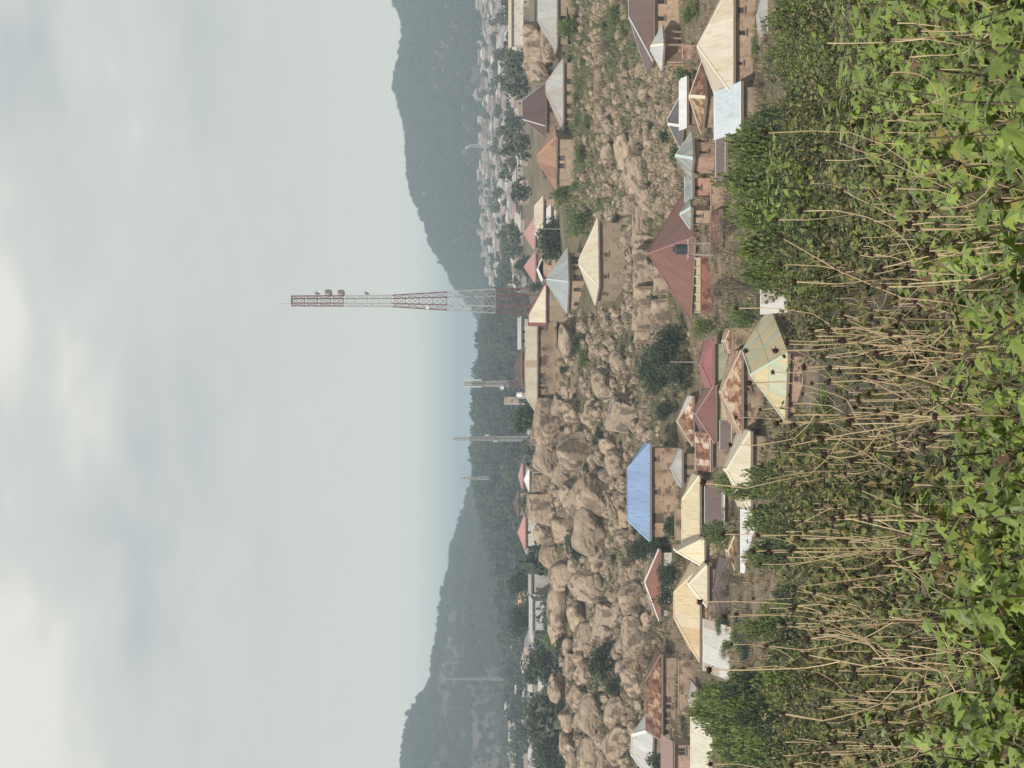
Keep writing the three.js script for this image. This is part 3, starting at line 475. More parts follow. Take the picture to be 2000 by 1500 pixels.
// ---------------------------------------------------------------- the houses of the near town, from the crest down
const H = {};
H.crestGrey = house({ label: 'house with long plain grey roof behind a round tree on the crest', xe: 1088, xr: 1050, xw: 1120, yl: 92, yr: -75, ri: [62, 40], dp: 8, roof: 'grey', wall: 'mud', wins: [[1101, 24, 12, 9], [1097, 66, 12, 9], [1102, 85, 12, 10]] });
H.crestTan = house({ label: 'tan house with light grey hipped roof and three windows on the crest', xe: 1100, xr: 1066, xw: 1126, yl: 240, yr: 115, ri: [66, 42], dp: 7, roof: 'grey', cap: [0.48, 0.33, 0.31], wall: 'tan', wins: [[1112, 159, 9, 8], [1110, 182, 7, 6], [1111, 207, 9, 8], [1112, 226, 8, 14, 'door']] });
H.crestBrown = house({ label: 'house with high dark brown roof rising behind the light grey roof', xe: 1066, xr: 1021, xw: 1090, yl: 262, yc: 246, yr: 158, th: 18, d: 336, roof: 'darkBrown', cap: [0.36, 0.33, 0.33], wall: 'brown', wins: [[1078, 190, 9, 9], [1078, 215, 9, 9]] });
H.crestTerracotta = house({ label: 'tan house with terracotta hipped roof streaked in darker sheets', xe: 1087, xr: 1051, xw: 1114, yl: 367, yc: 268, yr: 236, th: -20, d: 322, roof: 'terracotta', wall: 'tan', wins: [[1096, 309, 8, 9], [1096, 324, 8, 10]] });
H.cream = house({ label: 'tall bare tan house under a cream pyramid roof', xe: 1170, xr: 1131, xw: 1224, yl: 592, yc: 560, yr: 424, th: 14, roof: 'cream', wall: WALL.mud, wins: [[1184, 497, 7, 7], [1183, 540, 6, 6], [1181, 574, 8, 7]] });
H.pyramid = house({ label: 'house with blue-grey pyramid roof and pale green wall below the tower', xe: 1111, xr: 1068, xw: 1150, yl: 611, yc: 550, yr: 481, th: 38, d: 316, roof: 'blueGrey', wall: WALL.tan, wins: [[1121, 492, 8, 12], [1125, 508, 13, 16], [1124, 523, 6, 12], [1127, 543, 10, 12], [1127, 566, 6, 12], [1128, 594, 6, 12]] });
H.pale = house({ label: 'house with pale cream gable roof edged in dark red beside the tower', xe: 1066, xr: 1032, xw: 1092, yl: 634, yr: 552, dp: 8, d: 328, hip: 0, ri: [2, 60], axis: 'x', roof: 'cream', fascia: [0.17, 0.06, 0.055], cap: [0.17, 0.06, 0.055], capW: 0.5, wall: 'mud' });
H.longTin = house({ label: 'long low house with weathered beige tin roof streaked by rust', xe: 1049, xr: 1027, xw: 1070, yl: 808, yr: 614, ri: [34, 30], dp: 8, d: 331, roof: 'oldTin', wall: 'brown', stained: true, wins: [[1058, 640, 9, 9], [1060, 705, 14, 14, 'door'], [1058, 734, 9, 8], [1058, 748, 5, 14, 'door'], [1058, 757, 5, 12], [1058, 775, 8, 8]] });
// the right-hand street below the rocky slope
H.maroon = house({ label: 'orange-walled house under a steep maroon roof with pale ridge', xe: 1276, xr: 1229, xw: 1326, yl: 119, yr: -110, ri: [100, 90], dp: 9, roof: 'brown', wall: 'orange', wins: [[1292, 3, 8, 12], [1291, 36, 8, 12]], capW: 0.3 });
H.porch = house({ label: 'small open porch with pale grey roof beside the orange-walled house', xe: 1297, xr: 1272, xw: 1338, yl: 131, yc: 86, yr: 44, th: 42, roof: 'paleGrey', cap: [0.70, 0.66, 0.56], wall: 'pink', open: 'back' });
H.bigBeige = house({ label: 'large house with broad plain beige hipped roof by the green shrubs', xe: 1433, xr: 1363, xw: 1474, yl: 187, yr: -40, ri: [103, 86], dp: 10, roof: 'beige', wall: [0.52, 0.385, 0.285], wins: [[1447, 20, 10, 12], [1450, 64, 8, 12], [1446, 124, 6, 9]] });
H.tinShed = house({ name: 'shed', category: 'shed', label: 'low shed with dented pale blue-white sheet roof at the beige house', xe: 1448, xr: 1405, xw: 1462, yl: 256, yr: 158, dp: 7, shed: 1, d: 186, roof: 'paleBlue', wall: 'mud' });
H.rusty = house({ label: 'tan house with mottled rust-brown roof and straw-coloured end slope', xe: 1379, xr: 1347, xw: 1412, yl: 253, yc: 190, yr: 106, th: 36, roof: 'rustRed', sideL: 'straw', capW: 0.32, wall: 'tan', wins: [[1393, 130, 7, 8], [1396, 176, 8, 13], [1400, 230, 5, 8]] });
H.slate = house({ label: 'house with dark slate-grey roof outlined by white caps', xe: 1334, xr: 1305, xw: 1352, yl: 283, yc: 246, yr: 180, th: 34, roof: 'slate', capW: 0.3, wall: 'brown' });
H.ribbed = house({ label: 'pink-walled house under a ribbed grey-green roof, two narrow dark windows', xe: 1355, xr: 1320, xw: 1400, yl: 346, yc: 309, yr: 254, th: 32, roof: 'ribbed', wall: 'pink', capW: 0.3, wins: [[1371, 275, 5, 14], [1374, 297, 5, 14]] });
H.lean = house({ name: 'shed', category: 'shed', label: 'pink lean-to with narrow grey roof joining two ribbed roofs', xe: 1353, xr: 1342, xw: 1396, yl: 390, yr: 338, dp: 4, shed: 1, d: 221, roof: 'ribbed', wall: [0.55, 0.34, 0.26], wins: [[1363, 367, 7, 9]] });
H.ribbedSmall = house({ label: 'small tan house with ribbed grey roof in front of the dark red roof', xe: 1351, xr: 1329, xw: 1394, yl: 446, yc: 406, yr: 386, th: -26, d: 219, roof: 'ribbed', wall: 'tan', capW: 0.3, wins: [[1362, 422, 5, 15]] });
H.darkRed = house({ label: 'large house with tall dark red roof and carved cream veranda panels', xe: 1357, xr: 1266, xw: 1392, yl: 619, yc: 463, yr: 352, th: -34, d: 229, roof: 'red', wall: [0.47, 0.40, 0.28], wins: [[1371, 448, 14, 18], [1370, 512, 10, 12], [1370, 545, 8, 8], [1371, 578, 10, 10]] });
// the middle, below the trees
H.rose = house({ label: 'long low house with rose-pink roof beneath the dark trees', xe: 1393, xr: 1367, xw: 1412, yl: 761, yr: 662, ri: [42, 40], dp: 8, d: 214, roof: 'pink', wall: 'paleGreen' });
H.brick = house({ label: 'house with low wide brick-brown roof next to the rose-pink roof', xe: 1397, xr: 1357, xw: 1418, yl: 866, yr: 752, ri: [40, 30], dp: 9, d: 213, roof: 'red', cap: [0.32, 0.2, 0.18], wall: 'cream' });
H.patch = house({ label: 'tan house roofed with patched rust and white sheets', xe: 1449, xr: 1408, xw: 1498, yl: 848, yr: 684, ri: [70, 60], dp: 9, d: 197, roof: 'patch', wall: WALL.mud, stained: true, wins: [[1457, 796, 10, 8], [1462, 760, 6, 7]] });
H.straw = house({ label: 'house with straw-yellow roof patched in pale green sheets', xe: 1540, xr: 1459, xw: 1572, yl: 822, yc: 690, yr: 590, th: -20, d: 178, roof: 'strawGreen', wall: 'pink', wins: [[1556, 740, 9, 9], [1552, 790, 8, 10]] });
H.stripedHigh = house({ name: 'shed', category: 'shed', label: 'shed with striped rust and white tin roof under the trees', xe: 1354, xr: 1323, xw: 1368, yl: 872, yr: 774, dp: 6, ri: [66, 25], d: 233, roof: 'stripes', sideL: 'stripes', side: 'white', wall: 'brown' });
H.stripedLow = house({ name: 'shed', category: 'shed', label: 'small shed with striped rusty roof beside the brick-brown roof', xe: 1389, xr: 1364, xw: 1404, yl: 922, yr: 846, dp: 5, shed: 1, d: 214, roof: 'stripes', wall: 'mud' });
H.blue = house({ label: 'tan house with bright blue hipped roof at the foot of the boulder ridge', xe: 1270, xr: 1226, xw: 1328, yl: 1057, yr: 867, ri: [38, 52], dp: 8, roof: 'blue', wall: 'tan', stained: true, wins: [[1280, 897, 8, 8], [1282, 961, 8, 8], [1282, 1012, 16, 22, 'door']] });
H.greyHut = house({ name: 'hut', category: 'hut', label: 'mud hut with small grey pyramid roof below the blue-roofed house', xe: 1332, xr: 1311, xw: 1362, yl: 952, yr: 878, ri: [40, 30], dp: 5, d: 233, roof: 'grey', wall: 'brown', wins: [[1346, 912, 7, 18, 'door'], [1346, 930, 6, 16]] });
H.creamBehind = house({ label: 'house with tan-cream roof half hidden by leaves', xe: 1467, xr: 1417, xw: 1490, yl: 1000, yr: 842, ri: [92, 40], dp: 9, d: 192, roof: 'cream', wall: 'mud' });
H.yellow = house({ label: 'long house with pale yellow hipped roof', xe: 1367, xr: 1333, xw: 1392, yl: 1098, yr: 930, ri: [35, 50], dp: 8, d: 222, roof: 'yellow', wall: 'brown', wins: [[1378, 985, 9, 12], [1378, 1030, 9, 12]] });
H.yellowTall = house({ label: 'house with peaked cream-yellow roof between the yellow and orange roofs', xe: 1376, xr: 1320, xw: 1394, yl: 1108, yr: 1052, ri: [26, 26], dp: 7, d: 219, roof: 'yellow', wall: 'cream' });
H.orange = house({ label: 'long house with orange-cream roof peaking in the middle', xe: 1367, xr: 1317, xw: 1392, yl: 1292, yr: 1110, ri: [78, 56], dp: 9, d: 223, roof: 'orange', wall: [0.56, 0.40, 0.23], wins: [[1379, 1250, 8, 10], [1379, 1275, 8, 10]] });
H.creamPorch = house({ name: 'porch', category: 'porch', label: 'porch with plain pale cream roof in front of the orange-cream roof', xe: 1382, xr: 1345, xw: 1402, yl: 1186, yr: 1104, ri: [44, 6], dp: 5, d: 215, roof: 'cream', cap: [0.78, 0.74, 0.62], wall: 'brown' });
H.tile = house({ label: 'house with brick-red roof outlined in white, by the boulders', xe: 1288, xr: 1260, xw: 1316, yl: 1212, yr: 1072, ri: [34, 18], dp: 8, d: 248, roof: 'tile', capW: 0.34, wall: 'white', wins: [[1303, 1140, 8, 10], [1303, 1186, 10, 10]] });
H.whiteRust = house({ name: 'shed', category: 'shed', label: 'shed with long sagging white sheet roof showing rust', xe: 1438, xr: 1384, xw: 1455, yl: 1335, yr: 1228, dp: 9, shed: 1, d: 200, roof: 'whiteRust', wall: 'brown' });
H.brownTin = house({ label: 'long mud house with rusty brown tin roof and dark door openings', xe: 1292, xr: 1262, xw: 1326, yl: 1446, yr: 1278, ri: [10, 60], dp: 7, d: 242, roof: 'brownTin', wall: 'mud', wins: [[1306, 1366, 10, 10, 'door'], [1306, 1380, 8, 10], [1304, 1396, 10, 12, 'door'], [1304, 1410, 8, 10], [1303, 1430, 8, 9]] });
H.silver = house({ label: 'house with bright silver-grey roof beside the rusty brown roof', xe: 1276, xr: 1234, xw: 1306, yl: 1535, yc: 1425, yr: 1394, th: -24, d: 245, roof: 'paleGrey', capW: 0.34, wall: 'brown' });
H.pinkLow = house({ label: 'pink house with barred window and flat rose roof', xe: 1315, xr: 1296, xw: 1350, yl: 1545, yr: 1448, dp: 5, shed: 1, d: 230, roof: { c: [[0.36, 0.23, 0.20]], cap: [0.3, 0.2, 0.18] }, wall: 'rose', wins: [[1332, 1468, 12, 12]] });
H.creamWall = house({ name: 'shed', category: 'shed', label: 'cream-white shed glimpsed through the leaves below the pink house', xe: 1392, xr: 1356, xw: 1412, yl: 1560, yr: 1392, dp: 6, shed: 1, d: 212, roof: { c: [[0.74, 0.70, 0.58], [0.70, 0.66, 0.54]], sheet: 1.3, cap: [0.7, 0.66, 0.55] }, wall: 'cream' });
H.whiteLow = house({ name: 'shed', category: 'shed', label: 'low shed with glaring white sheet roof behind the shrubs', xe: 1474, xr: 1455, xw: 1490, yl: 1128, yr: 1000, dp: 5, shed: 1, d: 190, roof: 'white', wall: 'brown' });
H.greyBlue = house({ name: 'shed', category: 'shed', label: 'shed with stained white tin roof beside the straw-yellow roof', xe: 1538, xr: 1496, xw: 1556, yl: 610, yr: 546, dp: 6, shed: 1, d: 180, roof: 'whiteRust', wall: 'brown' });
H.cornerGrey = house({ name: 'shed', category: 'shed', label: 'shed with plain grey sheet roof at the shrub edge', xe: 1500, xr: 1480, xw: 1515, yl: 70, yr: -30, dp: 5, ri: [42, 20], d: 180, roof: 'grey', wall: 'mud' });
H.brownShack = house({ name: 'shed', category: 'shed', label: 'narrow shack with flat dark brown roof beside the patched roof', xe: 1430, xr: 1412, xw: 1446, yl: 880, yr: 822, dp: 4, shed: 1, d: 203, roof: 'brown', wall: 'mud' });
H.plumRoof = house({ label: 'low house with dull plum roof under the cream porch', xe: 1420, xr: 1394, xw: 1436, yl: 1225, yr: 1095, ri: [30, 20], dp: 7, d: 206, roof: 'darkBrown', wall: 'brown' });
H.innerBrown = house({ label: 'low house with brown roof and white fascia under the pale yellow roof', xe: 1412, xr: 1384, xw: 1430, yl: 1030, yr: 955, dp: 6, shed: 1, d: 208, roof: 'brown', fascia: [0.7, 0.66, 0.56], wall: 'mud' });

H.shackA = house({ name: 'shed', category: 'shed', label: 'low tan shed with rusty brown roof beside the crumbling yard wall', xe: 1408, xr: 1394, xw: 1428, yl: 476, yr: 408, dp: 5, shed: 1, d: 209, roof: 'brownTin', wall: 'tan', wins: [[1416, 430, 6, 8], [1417, 455, 6, 11, 'door']] });
H.shackB = house({ name: 'shed', category: 'shed', label: 'mud shed with straw-coloured tin roof below the glaring white roof', xe: 1436, xr: 1421, xw: 1456, yl: 1112, yr: 1046, dp: 5, d: 201, ri: [26, 20], roof: 'straw', wall: 'mud', wins: [[1444, 1080, 7, 9]] });
H.shackC = house({ name: 'shed', category: 'shed', label: 'mud shed with mottled rust roof below the sagging white sheet roof', xe: 1462, xr: 1448, xw: 1480, yl: 1262, yr: 1180, dp: 6, d: 192, ri: [30, 26], roof: 'rustRed', wall: 'mud', wins: [[1470, 1225, 7, 9]] });
H.shackD = house({ name: 'shed', category: 'shed', label: 'small tan shed with grey tin roof above the cream-white shed', xe: 1360, xr: 1346, xw: 1382, yl: 1404, yr: 1342, dp: 5, d: 223, ri: [22, 22], roof: 'grey', wall: 'tan', wins: [[1370, 1372, 7, 10, 'door']] });
H.shackE = house({ name: 'shed', category: 'shed', label: 'long mud shed with brown roof under the rusty house and beige roof', xe: 1418, xr: 1406, xw: 1440, yl: 345, yr: 262, dp: 5, shed: 1, d: 206, roof: 'brown', wall: 'tan', wins: [[1428, 285, 7, 8], [1428, 315, 7, 8]] });
H.shackF = house({ name: 'hut', category: 'hut', label: 'mud hut with patched tin roof between rose-pink and patched roofs', xe: 1428, xr: 1414, xw: 1450, yl: 690, yr: 640, dp: 5, ri: [18, 16], d: 203, roof: 'patch', wall: 'mud', wins: [[1438, 664, 6, 11, 'door']] });

// free-standing things of the yards
function yardWall(label, x, y0, y1, h, c, d) { const a = P(x, y0, d ?? hit(x, y0)), b = P(x, y1, d ?? hit(x, y1)); a.y = ground(a.x, -a.z); b.y = ground(b.x, -b.z); const t = thing('yard_wall', label, 'wall', a.clone().lerp(b, 0.5)), dir = b.clone().sub(a), L = Math.hypot(dir.x, dir.z); t.rotation.y = Math.atan2(-dir.z, dir.x); part('masonry', new GB().box(0, h / 2 - 0.5, 0, L, h + 1, 0.2).geo(), wallM(c, 'stained'), t); part('coping', new GB().box(0, h + 0.03, 0, L + 0.1, 0.08, 0.3).geo(), wallM(c.map((v) => v * 1.15), 'plaster'), t); return t; }
H.whiteStrip = house({ name: 'shed', category: 'shed', label: 'narrow shed with bright white roof strip before the slate-grey roof', xe: 1342, xr: 1330, xw: 1352, yl: 250, yr: 148, dp: 2.4, shed: 1, d: 229, roof: 'white', wall: 'brown' });
yardWall('pink yard wall between the porch posts', 1338, 88, 116, 1.3, WALL.pink, 231);
yardWall('low tan yard wall below the long beige tin roof', 1076, 668, 800, 1.3, WALL.mud, 327);
yardWall('crumbling tan yard wall beside the pink lean-to', 1402, 345, 470, 1.2, WALL.tan, 214);
yardWall('pale green garden wall under the rose-pink roof', 1413, 690, 765, 0.8, WALL.paleGreen, 208);
yardWall('low mud yard wall beneath the rusty brown roof', 1352, 1290, 1395, 1.4, WALL.mud, 231);
yardWall('cream yard wall along the foot of the orange-cream house', 1398, 1205, 1300, 0.7, WALL.cream, 214);
yardWall('tan boundary wall below the blue-roofed house', 1342, 985, 1055, 1.6, WALL.mud, 236);
yardWall('grey terrace wall across the rocky slope', 1164, 70, 260, 0.9, WALL.mud, 304);
yardWall('pink-red base wall under the carved veranda panels', 1394, 500, 612, 0.9, [0.36, 0.17, 0.14], 225.5);
yardWall('pale yard wall beneath the large beige roof', 1400, 78, 150, 1.2, WALL.brown, 208);
yardWall('brown compound wall behind the patched roof', 1432, 640, 690, 1.8, WALL.mud, 203);
// broken panels of carved screen at the dark red house
{ const a = P(1360, 505, 226.8), b = P(1360, 610, 226.8), t = thing('veranda_screen', 'carved cream veranda screen panels under the dark red roof', 'screen', V3((a.x + b.x) / 2, P(1384, 557, 226.8).y, -226.8)), L = Math.abs(a.x - b.x), r = rng(5);
  for (let i = 0; i < 6; i++) { const w = L / 6 - 0.08, x = -L / 2 + (i + 0.5) * L / 6, s = new THREE.Shape([new THREE.Vector2(-w / 2, 0), new THREE.Vector2(w / 2, 0), new THREE.Vector2(w / 2, 1.25), new THREE.Vector2(-w / 2, 1.25)]); for (let k = 0; k < 4; k++) { const q = new THREE.Path(); q.absellipse((k % 2 - 0.5) * w * 0.45, 0.36 + 0.52 * Math.floor(k / 2), w * (0.13 + 0.05 * r()), 0.17, 0, 6.28, true); s.holes.push(q); } part('screen_panel', new THREE.ExtrudeGeometry(s, { depth: 0.08, bevelEnabled: false, curveSegments: 6 }).translate(x, 0, 0), wallM([0.60, 0.53, 0.36]), t); }
  for (let i = 0; i <= 6; i++) part('pillar', new GB().box(-L / 2 + i * L / 6, 0.7, 0.04, 0.14, 1.4, 0.2).geo(), wallM(WALL.white), t); }
// black water tank on a stand
{ const d = 222, p = P(1384, 487, d); p.y = P(1388, 487, d).y; const t = thing('water_tank', 'black plastic water tank on a metal stand before the dark red roof', 'water tank', p), top = P(1343, 487, d).y - p.y, m = M([0.03, 0.035, 0.038], { roughness: 0.5 }), st = M([0.30, 0.28, 0.26], { roughness: 0.6 });
  const hh = P(1316, 487, d).y - P(1343, 487, d).y; part('tank', new THREE.LatheGeometry([[0, 0], [0.5, 0], [0.53, 0.06], [0.5, 0.12], [0.53, 0.3], [0.5, 0.36], [0.53, 0.55], [0.5, 0.62], [0.53, 0.78], [0.5, 0.84], [0.24, 0.95], [0.2, 1], [0, 1]].map(([a, b]) => new THREE.Vector2(a * 0.96, b * hh)), 20).translate(0, top + 0.05, 0), m, t);
  part('lid', new THREE.CylinderGeometry(0.2, 0.22, 0.08, 14).translate(0, top + hh + 0.08, 0), m, t);
  part('platform', new GB().box(0, top, 0, 1.9, 0.09, 1.3).geo(), st, t);
  for (const [i, j] of [[-1, -1], [1, -1], [1, 1], [-1, 1]]) part('leg', new GB().bar(V3(i * 0.62, -0.6, j * 0.55), V3(i * 0.5, top, j * 0.5), 0.08).geo(), st, t);
  for (const k of [0.35, 0.75]) part('brace', new GB().bar(V3(-0.58, top * k, 0.54), V3(0.56, top * k, 0.54), 0.05).geo(), st, t); }
// pole and washing
function pole(label, x0, x1, y, d, arm) { const p = P(x1, y, d), hgt = P(x0, y, d).y - p.y, t = thing('utility_pole', label, 'pole', p); part('shaft', new THREE.CylinderGeometry(0.05, 0.08, hgt + 0.6, 8).translate(0, hgt / 2 - 0.3, 0), M([0.24, 0.22, 0.19]), t); if (arm) { part('crossarm', new GB().box(0, hgt - 0.35, 0, 1.3, 0.09, 0.09).geo(), M([0.35, 0.31, 0.27]), t); for (const k of [-0.55, 0, 0.55]) part('insulator', new THREE.CylinderGeometry(0.04, 0.05, 0.14, 6).translate(k, hgt - 0.23, 0), M([0.5, 0.48, 0.44]), t); } }
pole('pale thin pole against the dark trees beside the rose-pink roof', 1308, 1372, 707, 226, false);
pole('slender pole behind the tan house on the crest', 1040, 1096, 447, 330, true);
// white cloths drying
for (const [x, y, w, h, label] of [[1322, 113, 9, 14, 'white cloth hanging beside the small porch'], [1198, 390, 14, 7, 'white sheet spread on the rocks right of the cream roof'], [1193, 428, 16, 6, 'white and maroon sheet spread on rocks behind the cream roof']]) {
  const d = hit(x, y), s = d / F, p = P(x, y, d - 0.6), g = new THREE.PlaneGeometry(w * s * 1.6, h * s * 1.3, 14, 8), q = g.attributes.position; for (let i = 0; i < q.count; i++) q.setZ(i, 0.14 * Math.sin(q.getX(i) * 5 + 1) + 0.1 * vn(q.getX(i) * 3, q.getY(i) * 3, x)); g.computeVertexNormals();
  const m = new THREE.Mesh(g, M([0.78, 0.78, 0.80], { side: THREE.DoubleSide, roughness: 0.9 })); m.name = numbered('drying_cloth'); m.position.copy(p); m.rotation.set(h > 10 ? -0.1 : -1.0, 0.2, 0.1); lit(m); scene.add(m); tag(m, label, 'cloth'); }

landmarks.push(['blue-roofed house', 1270, 960], ['cream pyramid roof', 1160, 505], ['dark red roof', 1310, 480], ['blue-grey pyramid roof', 1095, 545], ['long beige tin roof', 1045, 710], ['brick-red roof', 1275, 1140], ['silver-grey roof', 1255, 1450], ['rusty brown tin roof', 1275, 1350], ['terracotta roof', 1075, 300], ['light grey crest roof', 1090, 180], ['slate-grey roof', 1320, 235], ['maroon roof', 1255, 50], ['ribbed grey-green roof', 1335, 300], ['striped tin roof', 1340, 820]);
labelCrowd(boulders, (r) => (r.w > 60 ? 'huge rounded tan granite boulder' : r.w > 36 ? 'large weathered granite boulder' : r.w > 22 ? 'medium tan granite boulder' : 'small buff granite boulder'));
// ---------------------------------------------------------------- lattice masts
function lattice(o) {
  // o: label, y (picture), xb/xt base and top lines, wb/wt widths in picture pixels, d, bands [[from, to, colour]] as fractions, sides
  const s = o.d / F, p = P(o.xb, o.y, o.d), Ht = P(o.xt, o.y, o.d).y - p.y, t = thing('lattice_tower', o.label, 'tower', p, 0.35);
  const half = (f) => interp(o.prof ?? [[0, o.wb], [1, o.wt]], f) * s / 2 / 1.28, at = (f, k) => { const a = half(f); return V3([-1, 1, 1, -1][k % 4] * a, f * Ht, [1, 1, -1, -1][k % 4] * a); };
  const red = M([0.165, 0.058, 0.055], { roughness: 0.6 }), white = M([0.36, 0.37, 0.36], { roughness: 0.6 }), lw = o.leg ?? 0.28;
  o.bands.forEach(([f0, f1, c], bi) => {
    const m = c === 'r' ? red : c === 'w' ? white : M([0.30, 0.29, 0.28]);
    const e = 0.0015; for (let k = 0; k < 4; k++) part('leg', new GB().bar(at(f0 + (bi ? e : 0), k), at(f1 - e, k), lw).geo(), m, t);
    const n = Math.max(1, Math.round((f1 - f0) * (o.cells ?? 16)));
    for (let i = 0; i < n; i++) { const a = lerp(f0, f1, i / n), b = lerp(f0, f1, (i + 1) / n), g = new GB(); for (let k = 0; k < 4; k++) { g.bar(at(a + 0.001, k), at(b - 0.001, k + 1), lw * 0.38); g.bar(at(a + 0.001, k + 1), at(b - 0.001, k), lw * 0.38); g.bar(at(a + 0.002, k), at(a + 0.002, k + 1), lw * 0.5); } part('bracing', g.geo(), m, t).userData.kind = 'stuff'; }
  });
  if (o.spike) part('lightning_rod', new GB().bar(V3(half(1) * -0.8, Ht, 0), V3(half(1) * -0.8, Ht + o.spike * s, 0), lw * 0.5).geo(), white, t);
  if (o.platform) part('platform', new GB().box(0, Ht, 0, half(1) * 2.2, 0.25, half(1) * 2.2).geo(), red, t);
  for (const [f, side, r, drum] of o.dishes ?? []) {
    const y = f * Ht, a = half(f), g = drum ? new THREE.CylinderGeometry(r, r, r * 1.1, 18).rotateX(Math.PI / 2) : new THREE.SphereGeometry(r, 18, 8, 0, Math.PI * 2, 0, Math.PI * 0.38).rotateX(-Math.PI / 2).translate(0, 0, r * 0.7);
    const m = part('dish', g, M(drum ? [0.30, 0.29, 0.27] : [0.55, 0.55, 0.53], { side: THREE.DoubleSide }), t); m.position.set(side * (a + r * 0.95), y, a * 0.6); m.rotation.y = side * 0.5;
    part('bracket', new GB().bar(V3(0, 0, 0), V3(-side * (r + 0.4), 0, -0.3), 0.14).geo(), M([0.35, 0.34, 0.33]), m);
  }
  for (const [f, side, hh] of o.panels ?? []) { const a = half(f); part('antenna', new GB().box(side * (a + 0.5), f * Ht, a, 0.35, hh, 0.25).geo(), M([0.5, 0.5, 0.5]), t); }
  return t;
}
const towerD = 520;
lattice({ label: 'tall red and white lattice communications tower with drum dishes', y: 588, xb: 1052, xt: 570, d: towerD, prof: [[0, 52], [0.18, 46], [0.39, 34], [0.595, 22], [0.8, 20], [1, 19]], bands: [[0, 0.175, 'r'], [0.175, 0.37, 'w'], [0.37, 0.595, 'r'], [0.595, 0.79, 'w'], [0.79, 1, 'r']], cells: 19, leg: 0.19, spike: 22, platform: true,
  dishes: [[0.80, 1, 0.8, true], [0.852, 1, 0.85, true], [0.895, 1, 0.7, false], [0.695, 1, 0.65, false], [0.455, -1, 0.6, false], [0.12, 1, 0.8, false]] });
lattice({ label: 'grey antenna mast crowded with panels behind the long beige roof', y: 750, xb: 1040, xt: 905, d: 640, prof: [[0, 17], [0.6, 9], [1, 8]], bands: [[0, 0.35, 'r'], [0.35, 0.7, 'w'], [0.7, 1, 'g']], cells: 14, leg: 0.13, spike: 12, panels: [[0.82, 1, 3.2], [0.82, -1, 3.2], [0.9, 1, 2.4], [0.9, -1, 2.4], [0.97, 1, 2], [0.95, -1, 2.2]], dishes: [[0.2, 1, 0.9, false], [0.45, -1, 0.7, false]] });
lattice({ label: 'slim grey lattice mast rising above the boulder ridge', y: 857, xb: 1052, xt: 884, d: 660, prof: [[0, 11], [1, 5]], bands: [[0, 0.5, 'w'], [0.5, 1, 'g']], cells: 18, leg: 0.11, panels: [[0.5, -1, 1.2], [0.6, 1, 1.2]] });
lattice({ label: 'faint distant mast beyond the boulder ridge, topped by short antennas', y: 934, xb: 1018, xt: 902, d: 1150, prof: [[0, 9], [1, 4]], bands: [[0, 0.75, 'w'], [0.75, 1, 'g']], cells: 12, leg: 0.17, panels: [[0.97, 1, 2.5], [0.97, -1, 2.5]] });
lattice({ label: 'short pale mast among the hazy trees', y: 1013, xb: 1004, xt: 948, d: 1300, prof: [[0, 8], [1, 5]], bands: [[0, 1, 'w']], cells: 7, leg: 0.18 });
lattice({ label: 'faint thin mast in front of the long hill', y: 1326, xb: 998, xt: 866, d: 1300, prof: [[0, 6], [1, 3]], bands: [[0, 1, 'g']], cells: 14, leg: 0.15 });
lattice({ label: 'small pale mast at the foot of the steep hill', y: 285, xb: 972, xt: 914, d: 1500, prof: [[0, 8], [1, 4]], bands: [[0, 1, 'w']], cells: 8, leg: 0.2 });
// square water tower behind the beige tin roof
{ const d = 560, p = P(1046, 783, d), s = d / F, t = thing('water_tower', 'square grey water tower beside a white tank', 'water tower', p), hb = P(1012, 783, d).y - p.y, hh = P(986, 783, d).y - P(1012, 783, d).y; part('tank', new GB().box(0, hb + hh / 2, 0, 15 * s, hh, 15 * s).geo(), wallM([0.48, 0.46, 0.43], 'stained'), t); for (const [i, j] of [[-1, -1], [1, -1], [1, 1], [-1, 1]]) part('leg', new GB().box(i * 6 * s, hb / 2 - 0.5, j * 6 * s, 0.4, hb + 1, 0.4).geo(), wallM(WALL.grey), t); part('rim', new GB().box(0, hb + hh + 0.08, 0, 16 * s, 0.16, 16 * s).geo(), wallM(WALL.grey), t);
  const q = P(1020, 771, 600), u = thing('storage_tank', 'round white storage tank next to the square grey water tower', 'tank', V3(q.x, P(1046, 771, 600).y, q.z)); const h2 = q.y - u.position.y; part('drum', new THREE.CylinderGeometry(0.75, 0.75, 1.5, 18).translate(0, h2 + 0.75, 0), M([0.72, 0.73, 0.72], { roughness: 0.5 }), u); part('stand', new GB().box(0, h2 / 2, 0, 1.0, h2, 1.0).geo(), wallM(WALL.grey), u); }
// ---------------------------------------------------------------- buildings just behind the crest
const behind = (o) => house({ dp: 8, ...o });
behind({ label: 'blue-white building with two small round-looking windows behind the beige tin roof', xe: 1018, xr: 1015, xw: 1040, yl: 682, yr: 618, d: 380, shed: 1, roof: 'paleGrey', wall: 'bluewhite', wins: [[1022, 648, 4, 5], [1022, 666, 4, 5]] });
behind({ label: 'long pink-walled building behind the beige tin roof', xe: 1018, xr: 1004, xw: 1040, yl: 752, yr: 684, d: 390, roof: 'darkBrown', wall: [0.62, 0.36, 0.30] });
behind({ label: 'long cream building with striped white base beyond the crest boulders', xe: 999, xr: 994, xw: 1010, yl: 92, yr: -40, d: 480, dp: 3, shed: 1, roof: 'cream', wall: 'white' });
behind({ label: 'dusky pink hipped roof behind the large tree', xe: 1045, xr: 1024, xw: 1058, yl: 484, yr: 424, ri: [34, 26], d: 440, roof: { c: [[0.47, 0.27, 0.26]], cap: [0.45, 0.26, 0.25] }, wall: 'rose' });
